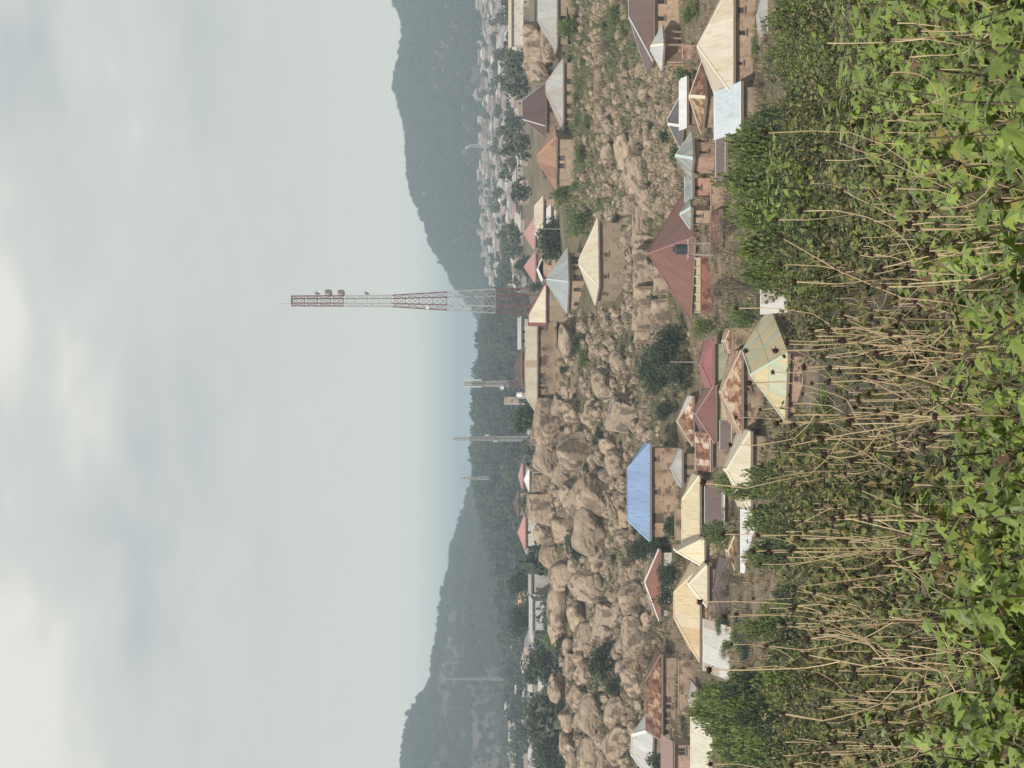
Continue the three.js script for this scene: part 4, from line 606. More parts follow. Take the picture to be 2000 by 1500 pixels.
behind({ label: 'dusky pink peaked roof between large tree and tower', xe: 1046, xr: 1024, xw: 1058, yl: 548, yr: 490, ri: [26, 30], d: 450, roof: { c: [[0.45, 0.26, 0.25]], cap: [0.45, 0.26, 0.25] }, wall: 'rose' });
behind({ label: 'long building with cream-white roof and tan wall behind the large tree', xe: 1061, xr: 1044, xw: 1078, yl: 472, yr: 384, ri: [20, 16], d: 410, roof: 'beige', wall: 'orange', wins: [[1067, 405, 4, 5], [1067, 430, 4, 5]] });
behind({ label: 'white shed roof in front of the long cream-white roof', xe: 1076, xr: 1070, xw: 1084, yl: 432, yr: 398, d: 385, shed: 1, roof: 'white', wall: 'white' });
behind({ label: 'bright white gable house at the crest beside the large tree', xe: 1061, xr: 1050, xw: 1072, yl: 546, yr: 500, d: 395, hip: 0, ri: [1, 1], roof: 'white', wall: 'orange' });
behind({ label: 'small dusty white roof with tan wall beyond the ridge boulders', xe: 1034, xr: 1024, xw: 1046, yl: 960, yr: 918, d: 420, roof: 'white', wall: 'white' });
behind({ label: 'coral-pink hipped roof over white wall beyond the ridge', xe: 1026, xr: 1012, xw: 1046, yl: 1076, yr: 1010, ri: [30, 16], d: 420, roof: { c: [[0.56, 0.27, 0.25]], cap: [0.6, 0.32, 0.3] }, wall: 'white', wins: [[1032, 1040, 4, 5]] });
behind({ label: 'strip of rose roof peeping over the ridge beside a slim mast', xe: 1021, xr: 1013, xw: 1044, yl: 956, yr: 906, d: 460, roof: { c: [[0.50, 0.27, 0.28]], cap: [0.5, 0.3, 0.3] }, wall: 'rose' });
behind({ label: 'pale grey two-part building with small windows below dark trees', xe: 1040, xr: 1035, xw: 1066, yl: 1236, yr: 1170, d: 430, shed: 1, roof: 'paleGrey', wall: 'bluewhite', wins: [[1050, 1189, 4, 6], [1050, 1206, 4, 6]] });
behind({ label: 'grey building with dark end bay above the ridge boulders', xe: 1038, xr: 1034, xw: 1064, yl: 1166, yr: 1108, d: 436, shed: 1, roof: 'grey', wall: 'grey', wins: [[1050, 1150, 4, 5]] });
behind({ label: 'maroon long roof beyond the ridge next to dark trees', xe: 1012, xr: 1002, xw: 1024, yl: 1010, yr: 960, d: 640, roof: 'darkBrown', wall: 'brown' });
// ---------------------------------------------------------------- the hazy town on the plain: a few kinds of plain house, each one an object
{
  const r = rng(2024), list = [];
  const kinds = [];
  const roofs = [[0.42, 0.40, 0.36], [0.34, 0.32, 0.30], [0.30, 0.22, 0.19], [0.36, 0.27, 0.23], [0.62, 0.60, 0.55], [0.40, 0.36, 0.33], [0.42, 0.30, 0.25]], walls = [[0.27, 0.21, 0.17], WALL.brown, [0.32, 0.24, 0.21], [0.30, 0.29, 0.28], [0.29, 0.23, 0.18]];
  for (let k = 0; k < 14; k++) {
    const w = 8 + 7 * r(), D = 6 + 4 * r(), he = 2.6 + (k % 5 === 0 ? 2.6 : 0.5 * r()), ri = 1.1 + 1.2 * r(), g = new THREE.Group(); g.name = 'distant_house';
    const wl = new GB(); wl.box(0, he / 2 - 0.5, 0, w - 0.7, he + 1, D - 0.7); part('wall', wl.geo(), M(walls[k % 5]), g);
    const rf = new GB(), hip = k % 3 === 0 ? 0 : D / 2, a = V3(-w / 2, he, D / 2), b = V3(w / 2, he, D / 2), c = V3(w / 2, he, -D / 2), e = V3(-w / 2, he, -D / 2), p = V3(-w / 2 + hip, he + ri, 0), q = V3(w / 2 - hip, he + ri, 0);
    rf.quad(a, b, q, p).quad(c, e, p, q).tri(e, a, p).tri(b, c, q).quad(e, c, b, a); part('roof', rf.geo(), M(roofs[k % 7], { roughness: 0.7 }), g);
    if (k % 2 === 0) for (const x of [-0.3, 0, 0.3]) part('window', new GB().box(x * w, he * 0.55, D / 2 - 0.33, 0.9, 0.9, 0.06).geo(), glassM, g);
    tag(g, '', 'house', 'houses of the hazy town on the plain'); kinds.push(g);
  }
  function put(x, y, d, k) { const q = P(x, y, d), X = q.x, gy = opt(X, d), src = kinds[k ?? Math.floor(r() * kinds.length)], o = copyOf(src, V3(X, gy, -d), (r() - 0.5) * 1.6, V3(1, 1, 1).multiplyScalar(0.5 + 0.3 * r())); list.push({ o, px: pix(V3(X, gy + 2, -d))[0], py: y, white: roofs[kinds.indexOf(src) % 7][0] > 0.5 }); }
  const opt = (X, d) => Math.max(ground(X, d), d < 1500 && d > 880 ? rise(X, d) : -99, d > 1500 ? hillLeft(X, d) : -99, d > 2000 ? hillRight(X, d) : -99);
  for (let i = 0; i < 176; i++) { const y = -30 + r() * 600, d = 620 + 1430 * Math.pow(r(), 1.15); put(1000, y, d); }            // dense quarter below the steep hill
  for (let i = 0; i < 54; i++) { const y = 1270 + r() * 260, d = 600 + 760 * r(); put(1000, y, d); }
  for (let i = 0; i < 58; i++) { const y = 620 + r() * 640, d = 700 + 900 * r(); put(1000, y, d); }
  for (let i = 0; i < 10; i++) { const y = r() * 480, d = 2020 + 220 * r(); put(1000, y, d); }
  labelCrowd(list, (q) => (q.white ? 'pale-roofed house in the hazy town' : 'brown-roofed house in the hazy town'), [['red and white tower', 960, 588], ['terracotta crest roof', 1000, 300], ['light grey crest roof', 990, 190], ['crest boulders', 985, 90], ['dusky pink roofs', 1000, 450], ['far ridge end', 1000, 1480], ['rounded dark tree', 990, 1350], ['slim grey mast', 980, 857], ['short pale mast', 980, 1013], ['orange far roofs', 980, 1190], ['top edge', 980, 0]]);
  for (const [x, y, d, c, label] of [[989, 1172, 900, [0.55, 0.30, 0.18], 'long orange-roofed hall among hazy trees'], [989, 1216, 900, [0.55, 0.29, 0.19], 'second long orange-roofed hall nearer the dark trees']]) { const q = P(x + 6, y, d), t = thing('distant_hall', label, 'hall', V3(q.x, opt(q.x, d), q.z)); part('wall', new GB().box(0, 1.8, 0, 8, 4, 6).geo(), M(WALL.cream), t); const g = new GB(); g.quad(V3(-4.4, 3.7, 3.4), V3(4.4, 3.7, 3.4), V3(4.2, 5.4, 0), V3(-4.2, 5.4, 0)).quad(V3(4.4, 3.7, -3.4), V3(-4.4, 3.7, -3.4), V3(-4.2, 5.4, 0), V3(4.2, 5.4, 0)).tri(V3(-4.4, 3.7, -3.4), V3(-4.4, 3.7, 3.4), V3(-4.2, 5.4, 0)).tri(V3(4.4, 3.7, 3.4), V3(4.4, 3.7, -3.4), V3(4.2, 5.4, 0)); part('roof', g.geo(), M(c), t); }
  // the countless remaining roofs of the far quarter
  { const g = new GB(), a = V3(-4.5, 2.7, 3.2), b = V3(4.5, 2.7, 3.2), c = V3(4.5, 2.7, -3.2), e = V3(-4.5, 2.7, -3.2), p = V3(-2.6, 4.3, 0), q = V3(2.6, 4.3, 0); g.col = [0.75, 0.66, 0.58]; g.box(0, 1, 0, 8.2, 3.4, 5.6); g.col = [1, 1, 1]; g.quad(a, b, q, p).quad(c, e, p, q).tri(e, a, p).tri(b, c, q).quad(e, c, b, a);
    const spots = []; for (let i = 0; i < 900; i++) { const right = i < 740, y = right ? -60 + r() * 640 : 1230 + r() * 300, d = right ? 760 + 1320 * r() : 700 + 700 * r(), X = (750 - y) / F * d; if (fbm(X * 0.02 + 5, d * 0.012, 9, 3) < 0.42) continue; spots.push([X, opt(X, d), d, r()]); }
    const m = new THREE.InstancedMesh(g.geo(), M([1, 1, 1], { vertexColors: true, roughness: 0.8 }), spots.length), o = new THREE.Object3D(); m.name = numbered('far_rooftops'); m.castShadow = m.receiveShadow = true; m.userData = { kind: 'stuff', category: 'rooftops', label: 'countless small grey and brown rooftops of the far hazy quarter' };
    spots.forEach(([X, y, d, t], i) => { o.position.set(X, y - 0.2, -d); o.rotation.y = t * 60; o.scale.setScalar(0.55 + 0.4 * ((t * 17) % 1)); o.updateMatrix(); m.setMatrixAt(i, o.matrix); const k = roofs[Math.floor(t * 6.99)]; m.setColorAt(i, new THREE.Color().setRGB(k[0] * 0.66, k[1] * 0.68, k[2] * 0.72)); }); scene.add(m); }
  // trees of the plain as one hazy mass
  const sp = []; for (let i = 0; i < 3000; i++) { const y = -200 + 1900 * r(), d = 400 + 2000 * Math.pow(r(), 1.2), X = (750 - y) / F * d, dense = y > 600 ? 0.5 : 0.17; if (r() > dense * sstep(0.3, 0.6, fbm(X * 0.012, d * 0.01, 1, 3)) * 1.4) continue; if (d < 560 && y > 520 && y < 660) continue; const w = 3 + 4.5 * r(), t = r(); sp.push({ p: V3(X, opt(X, d) - 0.3, -d), r: r() * 6, w: w * 0.6, h: w * (0.55 + 0.3 * r()), c: [lerp(0.045, 0.085, t), lerp(0.06, 0.095, t), lerp(0.04, 0.06, t)] }); }
  woods(five('scattered trees between the houses of the plain'), sp);
}
// ---------------------------------------------------------------- trees and shrubs of the middle distance
// leaf: a small folded kite
function kite(g, p, dir, side, len, wid) { const n = dir.clone().cross(side).normalize(), tip = p.clone().addScaledVector(dir, len), m = p.clone().addScaledVector(dir, len * 0.45), a = m.clone().addScaledVector(side, wid / 2).addScaledVector(n, -wid * 0.18), b = m.clone().addScaledVector(side, -wid / 2).addScaledVector(n, -wid * 0.18); g.tri(p, a, tip).tri(p, tip, b); }
const rv = (r) => { const z = r() * 2 - 1, f = r() * 6.2832, q = Math.sqrt(1 - z * z); return V3(q * Math.cos(f), z, q * Math.sin(f)); };
function crownGeo(seed, n, size, o = {}) {                        // leaves through clumps of a crown about 1 wide and 1 high, standing on 0
  const r = rng(seed), clumps = [], nc = o.clumps ?? 16, g = new GB();
  for (let i = 0; i < nc; i++) { const v = rv(r).multiplyScalar(Math.pow(r(), 0.45)); clumps.push([V3(v.x * 0.36, 0.55 + v.y * 0.34 + (o.up ?? 0), v.z * 0.36), 0.11 + 0.10 * r(), r()]); }
  for (let i = 0; i < n; i++) {
    const c = clumps[Math.floor(r() * nc)], v = rv(r), p = c[0].clone().addScaledVector(v, c[1] * Math.pow(r(), 0.35)), dir = v.clone().add(V3(0, 0.25, 0)).add(rv(r).multiplyScalar(0.7)).normalize(), side = dir.clone().cross(rv(r)).normalize(), t = clamp(c[2] * 0.6 + r() * 0.4, 0, 1);
    g.col = [0, 1, 2].map((k) => lerp((o.dark ?? [0.030, 0.055, 0.022])[k], (o.light ?? [0.075, 0.115, 0.04])[k], t)); kite(g, p, dir, side, size * (0.7 + 0.6 * r()), size * (o.wide ?? 0.6));
  }
  return g.geo();
}
const leafM = new THREE.MeshPhysicalMaterial({ color: 0xffffff, vertexColors: true, roughness: 0.75, side: THREE.DoubleSide, transmission: 0.3, thickness: 0 }); leafM.name = 'leaf';
const barkM = M([0.13, 0.10, 0.075], { roughness: 0.95 });
const crownsDark = [0, 1, 2, 3].map((k) => crownGeo(40 + k, 2800, 0.062, { dark: [0.022, 0.044, 0.024], light: [0.06, 0.095, 0.040], clumps: 26 }));
const crownsMid = [0, 1, 2, 3].map((k) => crownGeo(60 + k, 1700, 0.066, { dark: [0.075, 0.115, 0.028], light: [0.19, 0.25, 0.055], clumps: 18 }));
const small = (a, o) => [0, 1, 2].map((k) => crownGeo(a + k, 560, 0.11, { ...o, clumps: 12, wide: 0.7 })), smallDark = small(160, { dark: [0.022, 0.044, 0.024], light: [0.06, 0.095, 0.040] }), smallMid = small(170, { dark: [0.075, 0.115, 0.028], light: [0.19, 0.25, 0.055] });
const crownsShrub = [0, 1, 2, 3].map((k) => crownGeo(180 + k, 1500, 0.062, { dark: [0.06, 0.095, 0.024], light: [0.20, 0.26, 0.055], clumps: 22, wide: 0.95 }));
const crownsDry = [0, 1].map((k) => crownGeo(80 + k, 420, 0.06, { dark: [0.10, 0.085, 0.05], light: [0.20, 0.165, 0.09], clumps: 14 }));
const trunkGeo = (() => { const g = new GB(), r = rng(31); g.tube([V3(0, -0.15, 0), V3(0.01, 0.2, 0), V3(-0.01, 0.42, 0.01)], [0.045, 0.032, 0.02], 6); for (let i = 0; i < 9; i++) { const f = i * 2.4, h = 0.16 + 0.03 * i, e = V3(Math.cos(f) * 0.3, h + 0.3 + 0.15 * r(), Math.sin(f) * 0.3); g.tube([V3(0, h, 0), V3(e.x * 0.45, lerp(h, e.y, 0.6), e.z * 0.45), e], [0.018, 0.012, 0.004], 4); } return g.geo(); })();
const twigGeo = (() => { const g = new GB(), r = rng(37); for (let i = 0; i < 34; i++) { const f = r() * 6.28, q = 0.15 + 0.33 * r(), h = 0.35 + 0.6 * r(); g.tube([V3(0, -0.05, 0), V3(Math.cos(f) * q * 0.5, h * 0.6, Math.sin(f) * q * 0.5), V3(Math.cos(f) * q, h, Math.sin(f) * q)], [0.014, 0.009, 0.003], 4); } return g.geo(); })();
let treeK = 0; const trees = [];
function tree(label, cx, cy, wy, hx, kind = 'dark', d, name = 'tree', category = 'tree') {      // picture centre and size of the crown
  const dd = d ?? hit(cx + hx * 0.5, clamp(cy, 3, 1497)), s = dd / F, base = P(cx + hx * 0.5, cy, dd); base.y = Math.min(base.y, Math.max(ground(base.x, dd), base.y - 2.5)); const top = P(cx - hx * 0.5, cy, dd).y, h = top - base.y;
  const t = thing(name, label, category, base, treeK * 1.7, undefined), tiny = wy < 40, list = kind === 'dark' ? (tiny ? smallDark : crownsDark) : kind === 'dry' ? crownsDry : tiny ? smallMid : name === 'shrub' ? crownsShrub : crownsMid, k = treeK++;
  const cr = part('crown', list[k % list.length], leafM, t), w = wy * s * 1.2; cr.scale.set(w, h * 1.04, w); const tr = part(kind === 'dry' ? 'twigs' : 'trunk', kind === 'dry' ? twigGeo : trunkGeo, barkM, t); tr.scale.set(w * 0.9, h, w * 0.9);
  trees.push(t); return t;
}
for (const a of [
  ['round green tree in front of the plain grey crest roof', 1112, 55, 50, 52, 'mid'], ['large dark tree with spreading crown behind the crest', 1078, 472, 86, 62, 'dark', 345], ['dense dark tree at the end of the long beige tin roof', 1028, 818, 62, 54, 'dark', 336],
  ['tree with dark crown above the rose-pink roof, widest of its clump', 1306, 690, 84, 78, 'dark'], ['dark tree beside the striped tin roof', 1288, 742, 60, 66, 'dark'], ['dark tree nearest the jointed outcrop', 1312, 662, 56, 60, 'dark'], ['dark tree in the middle of the clump above the rose-pink roof', 1272, 712, 66, 56, 'dark'], ['low dark tree at the foot of the clump by the pale pole', 1332, 735, 60, 46, 'dark'], ['dark bush between boulders and striped tin roof', 1302, 800, 44, 50, 'dark'],
  ['green bush in a hollow of the huge central boulder', 1130, 1062, 70, 56, 'dark'], ['dark leafy tree at the left end of the blue roof', 1248, 1068, 52, 50, 'dark', 250], ['dark thicket in a gully of the boulder ridge', 1178, 1302, 84, 56, 'dark'], ['small thicket beside the gully boulders', 1200, 1340, 40, 40, 'dark'], ['dark tree in front of the silver-grey roof', 1282, 1488, 44, 44, 'dark', 238],
  ['green tree beside the large beige roof', 1347, 28, 48, 40, 'mid'], ['green tree under the small porch', 1338, 145, 36, 44, 'mid'], ['vine-hung bush at the corner of the dark red house', 1372, 640, 44, 44, 'mid', 220], ['leafy tree in front of the pale yellow roof', 1396, 1048, 62, 52, 'mid', 205], ['leafy tree beside the tan-cream roof', 1412, 935, 60, 48, 'mid', 198],
  ['small grey-green tree behind the blue-roofed house wall', 1318, 1030, 50, 44, 'dark', 238], ['clump of small dark trees before the brick-red roof', 1300, 1118, 56, 36, 'dark', 240], ['small dark tree right of the brick-red roof', 1296, 1165, 34, 32, 'dark', 240], ['dark bush on the ridge below the beige tin roof', 1070, 668, 22, 20, 'dark'], ['bush among boulders below the beige tin roof', 1132, 670, 40, 28, 'dark'], ['bush below the elongated boulder', 1140, 702, 36, 26, 'mid'], ['small bush between ridge boulders above the blue roof', 1175, 850, 30, 24, 'dark'], ['dark bush squeezed under the rounded boulder', 1208, 835, 34, 26, 'dark'],
  ['green bush at the crest end of the terracotta roof', 1096, 380, 56, 34, 'mid'], ['shrub on the grassy slope below the terracotta roof', 1134, 300, 50, 24, 'mid'], ['shrub on the grassy slope below the tan crest house', 1146, 240, 40, 22, 'mid'], ['shrub beside the cream pyramid roof', 1120, 432, 50, 34, 'mid', 312], ['grass-green bush above the maroon roof', 1200, 30, 50, 28, 'mid'], ['bush at the top of the maroon roof', 1180, 90, 40, 24, 'dry'],
  ['green bush behind the slate-grey roof', 1316, 300, 30, 22, 'mid'], ['dark bush next to the slate-grey roof', 1300, 265, 28, 20, 'dark'], ['small bush on the right-hand slope', 1272, 245, 26, 18, 'dark'], ['dark bush at the jointed outcrop', 1282, 575, 30, 28, 'dark'], ['dark bush in the outcrop cleft', 1276, 508, 24, 22, 'dark'],
  ['bush on the ridge crest beside the pale grey building', 1070, 1250, 40, 24, 'mid'], ['bush in the crest boulders above the gully', 1096, 1256, 30, 26, 'dark'], ['dark bush below the crest boulders near the far end', 1096, 1392, 50, 26, 'dark'], ['bush between the large boulders near the silver roof', 1150, 1440, 30, 20, 'dark'],
  ['dead grey brush above the rusty brown roof', 1228, 1345, 60, 40, 'dry'], ['dry brush at the end of the rusty brown roof', 1262, 1290, 56, 34, 'dry'], ['dry scrub above the orange-cream roof', 1272, 1240, 50, 30, 'dry'], ['dry shrub in the yard below the dark red house', 1410, 440, 60, 34, 'dry', 205], ['dry shrub beside the straw-yellow roof', 1420, 560, 70, 50, 'dry', 200], ['dry scrub above the straw-yellow roof', 1438, 620, 60, 40, 'mid', 196],
  ['dark big tree below the hill at the far end of the ridge', 1052, 1410, 90, 60, 'dark', 420], ['dark tree behind the far ridge boulders', 1066, 1470, 90, 50, 'dark', 410], ['rounded dark tree behind the ridge crest', 1046, 1300, 80, 50, 'dark', 430], ['dark tree above the pale grey building', 1010, 1140, 60, 36, 'dark', 520], ['broad dark tree beside the orange far roofs', 1012, 1210, 66, 42, 'dark', 520], ['dark tree beyond the coral-pink roof', 1024, 985, 40, 26, 'dark', 470], ['dark tree between coral roof and pale building', 1038, 1094, 40, 34, 'dark', 440],
  ['dark tree in front of the pink roofs near the tower', 1022, 520, 40, 34, 'dark', 560], ['round dark tree among brown roofs of the hazy town', 990, 155, 24, 22, 'dark', 700], ['dark bush at the tower foot', 1040, 560, 24, 18, 'dark', 480],
]) tree(...a);
labelCrowd([], '');

// ---------------------------------------------------------------- scrub between the slope in front and the town
const shrubs = [];
function shrub(cx, cy, wy, hx, kind, d) { const t = tree('', cx, cy, wy, hx, kind, d, 'shrub', 'shrub'); t.userData.group = 'shrubs below the houses'; shrubs.push({ o: t, px: cx, py: cy, kind }); }
{
  const r = rng(515);
  // top edge of the scrub in the picture
  const edge = [[0, 1498], [60, 1505], [130, 1470], [180, 1540], [240, 1440], [300, 1418], [360, 1412], [420, 1425], [480, 1440], [540, 1462], [600, 1545], [700, 1575], [820, 1570], [860, 1500], [930, 1470], [1000, 1480], [1060, 1445], [1110, 1478], [1180, 1452], [1260, 1470], [1310, 1440], [1350, 1345], [1400, 1340], [1440, 1380], [1500, 1365]];
  for (let i = 0; i < 190; i++) {
    const y = (i * 7.95) % 1510 + (r() - 0.5) * 30, e = interp(edge, y), q = r(), d = lerp(150, 52, Math.pow(q, 0.7)), x0 = e + q * 120 + 15 * r(), w = (70 + 50 * r()) * (110 / d) * 0.62, h = w * (0.6 + 0.3 * r());
    shrub(x0 + h / 2, y, w, h, y > 560 && y < 1340 && r() < 0.40 ? 'dry' : r() < 0.3 ? 'dark' : 'mid', d);
  }
  for (const [x, y, w, h, d] of [[1462, 1010, 60, 40, 120], [1470, 1085, 70, 44, 110], [1396, 1420, 70, 56, 115], [1405, 1480, 70, 60, 110], [1352, 1385, 46, 40, 120], [1470, 930, 60, 50, 120], [1430, 960, 40, 36, 130], [1450, 1230, 50, 40, 120], [1430, 1330, 60, 50, 120], [1440, 290, 90, 60, 75], [1436, 350, 90, 60, 80], [1440, 420, 90, 64, 75], [1452, 490, 90, 60, 75], [1462, 540, 70, 50, 80], [1520, 40, 90, 50, 60], [1535, 110, 90, 50, 60]]) shrub(x + h * 0.25, y, w, h, 'mid', d);
  for (let i = 0; i < 34; i++) { const y = r() * 1500, x = lerp(1395, 1480, r()); shrub(x, y, 26 + 16 * r(), 18 + 10 * r(), r() < 0.6 ? 'dry' : 'mid'); }
  for (let i = 0; i < 18; i++) { const y = 1090 + r() * 260, x = lerp(1404, 1462, r()); shrub(x, y, 22 + 22 * r(), 16 + 14 * r(), r() < 0.5 ? 'dry' : r() < 0.4 ? 'dark' : 'mid'); }
  for (let i = 0; i < 46; i++) { const y = 20 + r() * 430, x = lerp(1120, 1300, r()); if (x > 1225 && y < 140) continue; shrub(x, y, 12 + 14 * r(), 8 + 8 * r(), r() < 0.5 ? 'mid' : 'dry'); }
  for (let i = 0; i < 66; i++) { const y = 620 + r() * 880, x = lerp(1100, 1250, r()); shrub(x, y, 12 + 16 * r(), 9 + 9 * r(), r() < 0.75 ? 'dark' : 'dry'); }
  labelCrowd(shrubs, (q) => (q.kind === 'dry' ? 'dry brown shrub' : q.kind === 'dark' ? 'dark green shrub' : 'leafy green shrub'), [...landmarks, ['large beige roof', 1440, 90], ['straw-yellow roof', 1540, 700], ['tan-cream roof', 1480, 920], ['pale yellow roof', 1400, 1040], ['cream porch', 1440, 1150], ['sagging white sheet roof', 1450, 1280], ['pink house with barred window', 1420, 1470], ['carved veranda panels', 1460, 560], ['pink lean-to', 1450, 370], ['patched roof', 1480, 790]]);
}
// grass: dry tussocks and green blades on the slopes
{
  const r = rng(616), tuft = (seed, tall) => { const q = rng(seed), g = new GB(); for (let i = 0; i < 16; i++) { const f = q() * 6.28, l = 0.5 + 0.5 * q(), b = V3(Math.cos(f) * 0.2 * q(), 0, Math.sin(f) * 0.2 * q()), t = b.clone().add(V3(Math.cos(f) * 0.4 * l, tall * l, Math.sin(f) * 0.4 * l)), s = V3(-Math.sin(f), 0, Math.cos(f)).multiplyScalar(0.05); g.tri(b.clone().add(s), b.clone().sub(s), t); } return g.geo(); };
  const gm = M([1, 1, 1], { side: THREE.DoubleSide, roughness: 1 });
  for (const [k, n, f, c0, c1, label, z] of [
    [0, 2900, () => [lerp(1112, 1320, Math.pow(r(), 1.6)), r() * 470 - 10], [0.075, 0.115, 0.045], [0.22, 0.205, 0.11], 'grass and weeds over the rocky slope', 0.9], [1, 2600, () => [lerp(1075, 1310, r()), 600 + r() * 900], [0.06, 0.085, 0.04], [0.22, 0.19, 0.10], 'grass tufts between the ridge boulders', 0.8], [2, 2800, () => [lerp(1300, 1560, r()), r() * 1500], [0.16, 0.13, 0.07], [0.30, 0.24, 0.14], 'dry grass around the yards and houses', 0.7],
  ]) {
    const m0 = []; for (let i = 0; i < n; i++) { const [x, y] = f(), d = hit(x, y); if (d > 351) continue; const p = P(x, y, d); p.y = ground(p.x, d) - 0.03; m0.push([p, r()]); }
    const m = new THREE.InstancedMesh(tuft(70 + k, z), gm, m0.length), q = new THREE.Object3D(); m.name = numbered('grass'); m.receiveShadow = m.castShadow = true; m.userData = { kind: 'stuff', category: 'grass', label };
    m0.forEach(([p, t], i) => { q.position.copy(p); q.rotation.y = t * 50; q.scale.setScalar(0.5 + 0.9 * ((t * 13) % 1)); q.updateMatrix(); m.setMatrixAt(i, q.matrix); m.setColorAt(i, new THREE.Color().setRGB(...[0, 1, 2].map((j) => lerp(c0[j], c1[j], t)))); }); scene.add(m);
  }
}
// ---------------------------------------------------------------- leafy shrubs of the slope in front: lobed leaves on upright stems
const HALF = [[0, 0], [0.10, 0.07], [0.46, 0.22], [0.12, 0.36], [0.38, 0.66], [0.10, 0.66], [0, 1]];
function lobed(g, M4, curl) {                                     // one five-lobed leaf, 1 long, folded along the midrib
  const v = (x, z, s) => V3(s * x, -0.30 * Math.abs(x) * curl - 0.26 * z * z * curl + (Math.abs(x) > 0.3 ? -0.05 : 0), z).applyMatrix4(M4);
  for (const s of [-1, 1]) { const q = HALF.map(([x, z]) => v(x, z, s)), a = v(0, 0.36, s), b = v(0, 0.66, s), T3 = (x, y, z) => (s > 0 ? g.tri(x, z, y) : g.tri(x, y, z)); T3(q[0], q[1], a); T3(q[1], q[2], q[3]); T3(q[1], q[3], a); T3(a, q[3], b); T3(q[3], q[4], q[5]); T3(q[3], q[5], b); T3(b, q[5], q[6]); }
}
const EDGE = [[0, 0], [0.08, 0.04], [0.29, 0.09], [0.45, 0.25], [0.27, 0.29], [0.12, 0.37], [0.30, 0.50], [0.37, 0.70], [0.20, 0.67], [0.09, 0.70], [0.12, 0.84], [0, 1], [0, 0.37], [0, 0.70]];
const FACES = [[0, 1, 12], [1, 2, 4], [2, 3, 4], [1, 4, 5], [1, 5, 12], [12, 5, 13], [5, 6, 8], [6, 7, 8], [5, 8, 9], [5, 9, 13], [13, 9, 10], [13, 10, 11]];
function lobedFine(g, M4, curl) {                                 // the same leaf with rounder lobes and a wavy blade, for the nearest plants
  for (const s of [-1, 1]) { const q = EDGE.map(([x, z], i) => V3(s * x, (-0.30 * x - 0.28 * z * z) * curl + 0.035 * Math.sin(i * 2.1 + s) * (x > 0 ? 1 : 0), z).applyMatrix4(M4)); for (const [a, b, c] of FACES) s > 0 ? g.tri(q[a], q[c], q[b]) : g.tri(q[a], q[b], q[c]); }
}
const green = (t, o) => [0, 1, 2].map((k) => lerp([0.095, 0.15, 0.025][k], [0.315, 0.42, 0.062][k], t) * o);
const leafVar = []; for (let k = 0; k < 6; k++) { const g = new GB(); g.col = green(k / 5, 1); lobedFine(g, new THREE.Matrix4(), 0.7 + 0.25 * k); leafVar.push(g.geo()); }
const nearLeafM = new THREE.MeshPhysicalMaterial({ color: 0xffffff, vertexColors: true, roughness: 0.55, side: THREE.DoubleSide, transmission: 0.4, thickness: 0 }); nearLeafM.name = 'leaf';
const stemM = M([0.085, 0.07, 0.04], { roughness: 0.9 });
function leafMatrix(p, az, pitch, roll, size) { return new THREE.Matrix4().compose(p, new THREE.Quaternion().setFromEuler(new THREE.Euler(pitch, az, roll, 'YXZ')), V3(size, size, size)); }
const olive = (t, o) => [0, 1, 2].map((k) => lerp([0.085, 0.105, 0.026][k], [0.27, 0.295, 0.07][k], t) * o);
function leafyShrub(seed, o) {                                     // about 2 m tall, 1.7 m wide
  const r = rng(seed), root = new THREE.Group(); root.name = 'leafy_shrub';
  const st = new GB(), fol = new GB(), single = []; const ns = o.stems;
  for (let i = 0; i < ns; i++) {
    const f = i * 2.4 + r(), sp = 0.2 + 0.75 * Math.sqrt((i + 0.5) / ns), Ht = 1.35 + 0.65 * r() * (1.15 - sp * 0.4), e = V3(Math.cos(f) * sp, Ht, Math.sin(f) * sp), mid = V3(e.x * 0.45, Ht * 0.55, e.z * 0.45), b = V3(e.x * 0.18, -0.4, e.z * 0.18);
    st.tube([b, mid, e], [0.012, 0.009, 0.004], 4);
    const n = o.leaves, tone = r();
    for (let k = 0; k < n; k++) {
      const t = 0.25 + 0.75 * Math.pow((k + r() * 0.7) / n, 0.72), p = t < 0.55 ? b.clone().lerp(mid, t / 0.55) : mid.clone().lerp(e, (t - 0.55) / 0.45), az = k * 2.4 + r() * 0.9, size = o.size * (0.45 + 0.9 * r()) * (t > 0.93 ? 0.65 : 1), pitch = 0.10 + 0.75 * r() - (t > 0.9 ? 0.5 : 0);
      p.add(V3(Math.sin(az), 0, Math.cos(az)).multiplyScalar(0.03 + 0.05 * r()));
      const m = leafMatrix(p, az, pitch, (r() - 0.5) * 0.7, size), tt = clamp(tone * 0.45 + r() * 0.55, 0, 1);
      if (o.own && t > 0.62 && single.length < o.own && r() < 0.6) single.push([m, Math.floor(tt * 5.99)]);
      else if (o.fine) { fol.col = r() < 0.05 ? [0.30, 0.25, 0.05] : r() < 0.04 ? [0.16, 0.10, 0.045] : (o.olive ? olive : green)(tt, 0.85 + 0.3 * r()); (o.own ? lobedFine : lobed)(fol, m, 0.7 + r()); }
      else { fol.col = (o.olive ? olive : green)(tt, 0.8 + 0.25 * r()); const q = V3(0, 0, 0).applyMatrix4(m), d = V3(0, 0, 1).transformDirection(m), s = V3(1, 0, 0).transformDirection(m); kite(fol, q, d, s, size, size * 0.72); }
    }
  }
  part('stems', st.geo(), stemM, root); part('foliage', fol.geo(), nearLeafM, root).userData.kind = 'stuff';
  for (const [m, k] of single) { const l = part('leaf', leafVar[k], nearLeafM, root); m.decompose(l.position, l.quaternion, l.scale); }
  tag(root, '', 'shrub', 'leafy shrubs covering the slope in front'); return root;
}
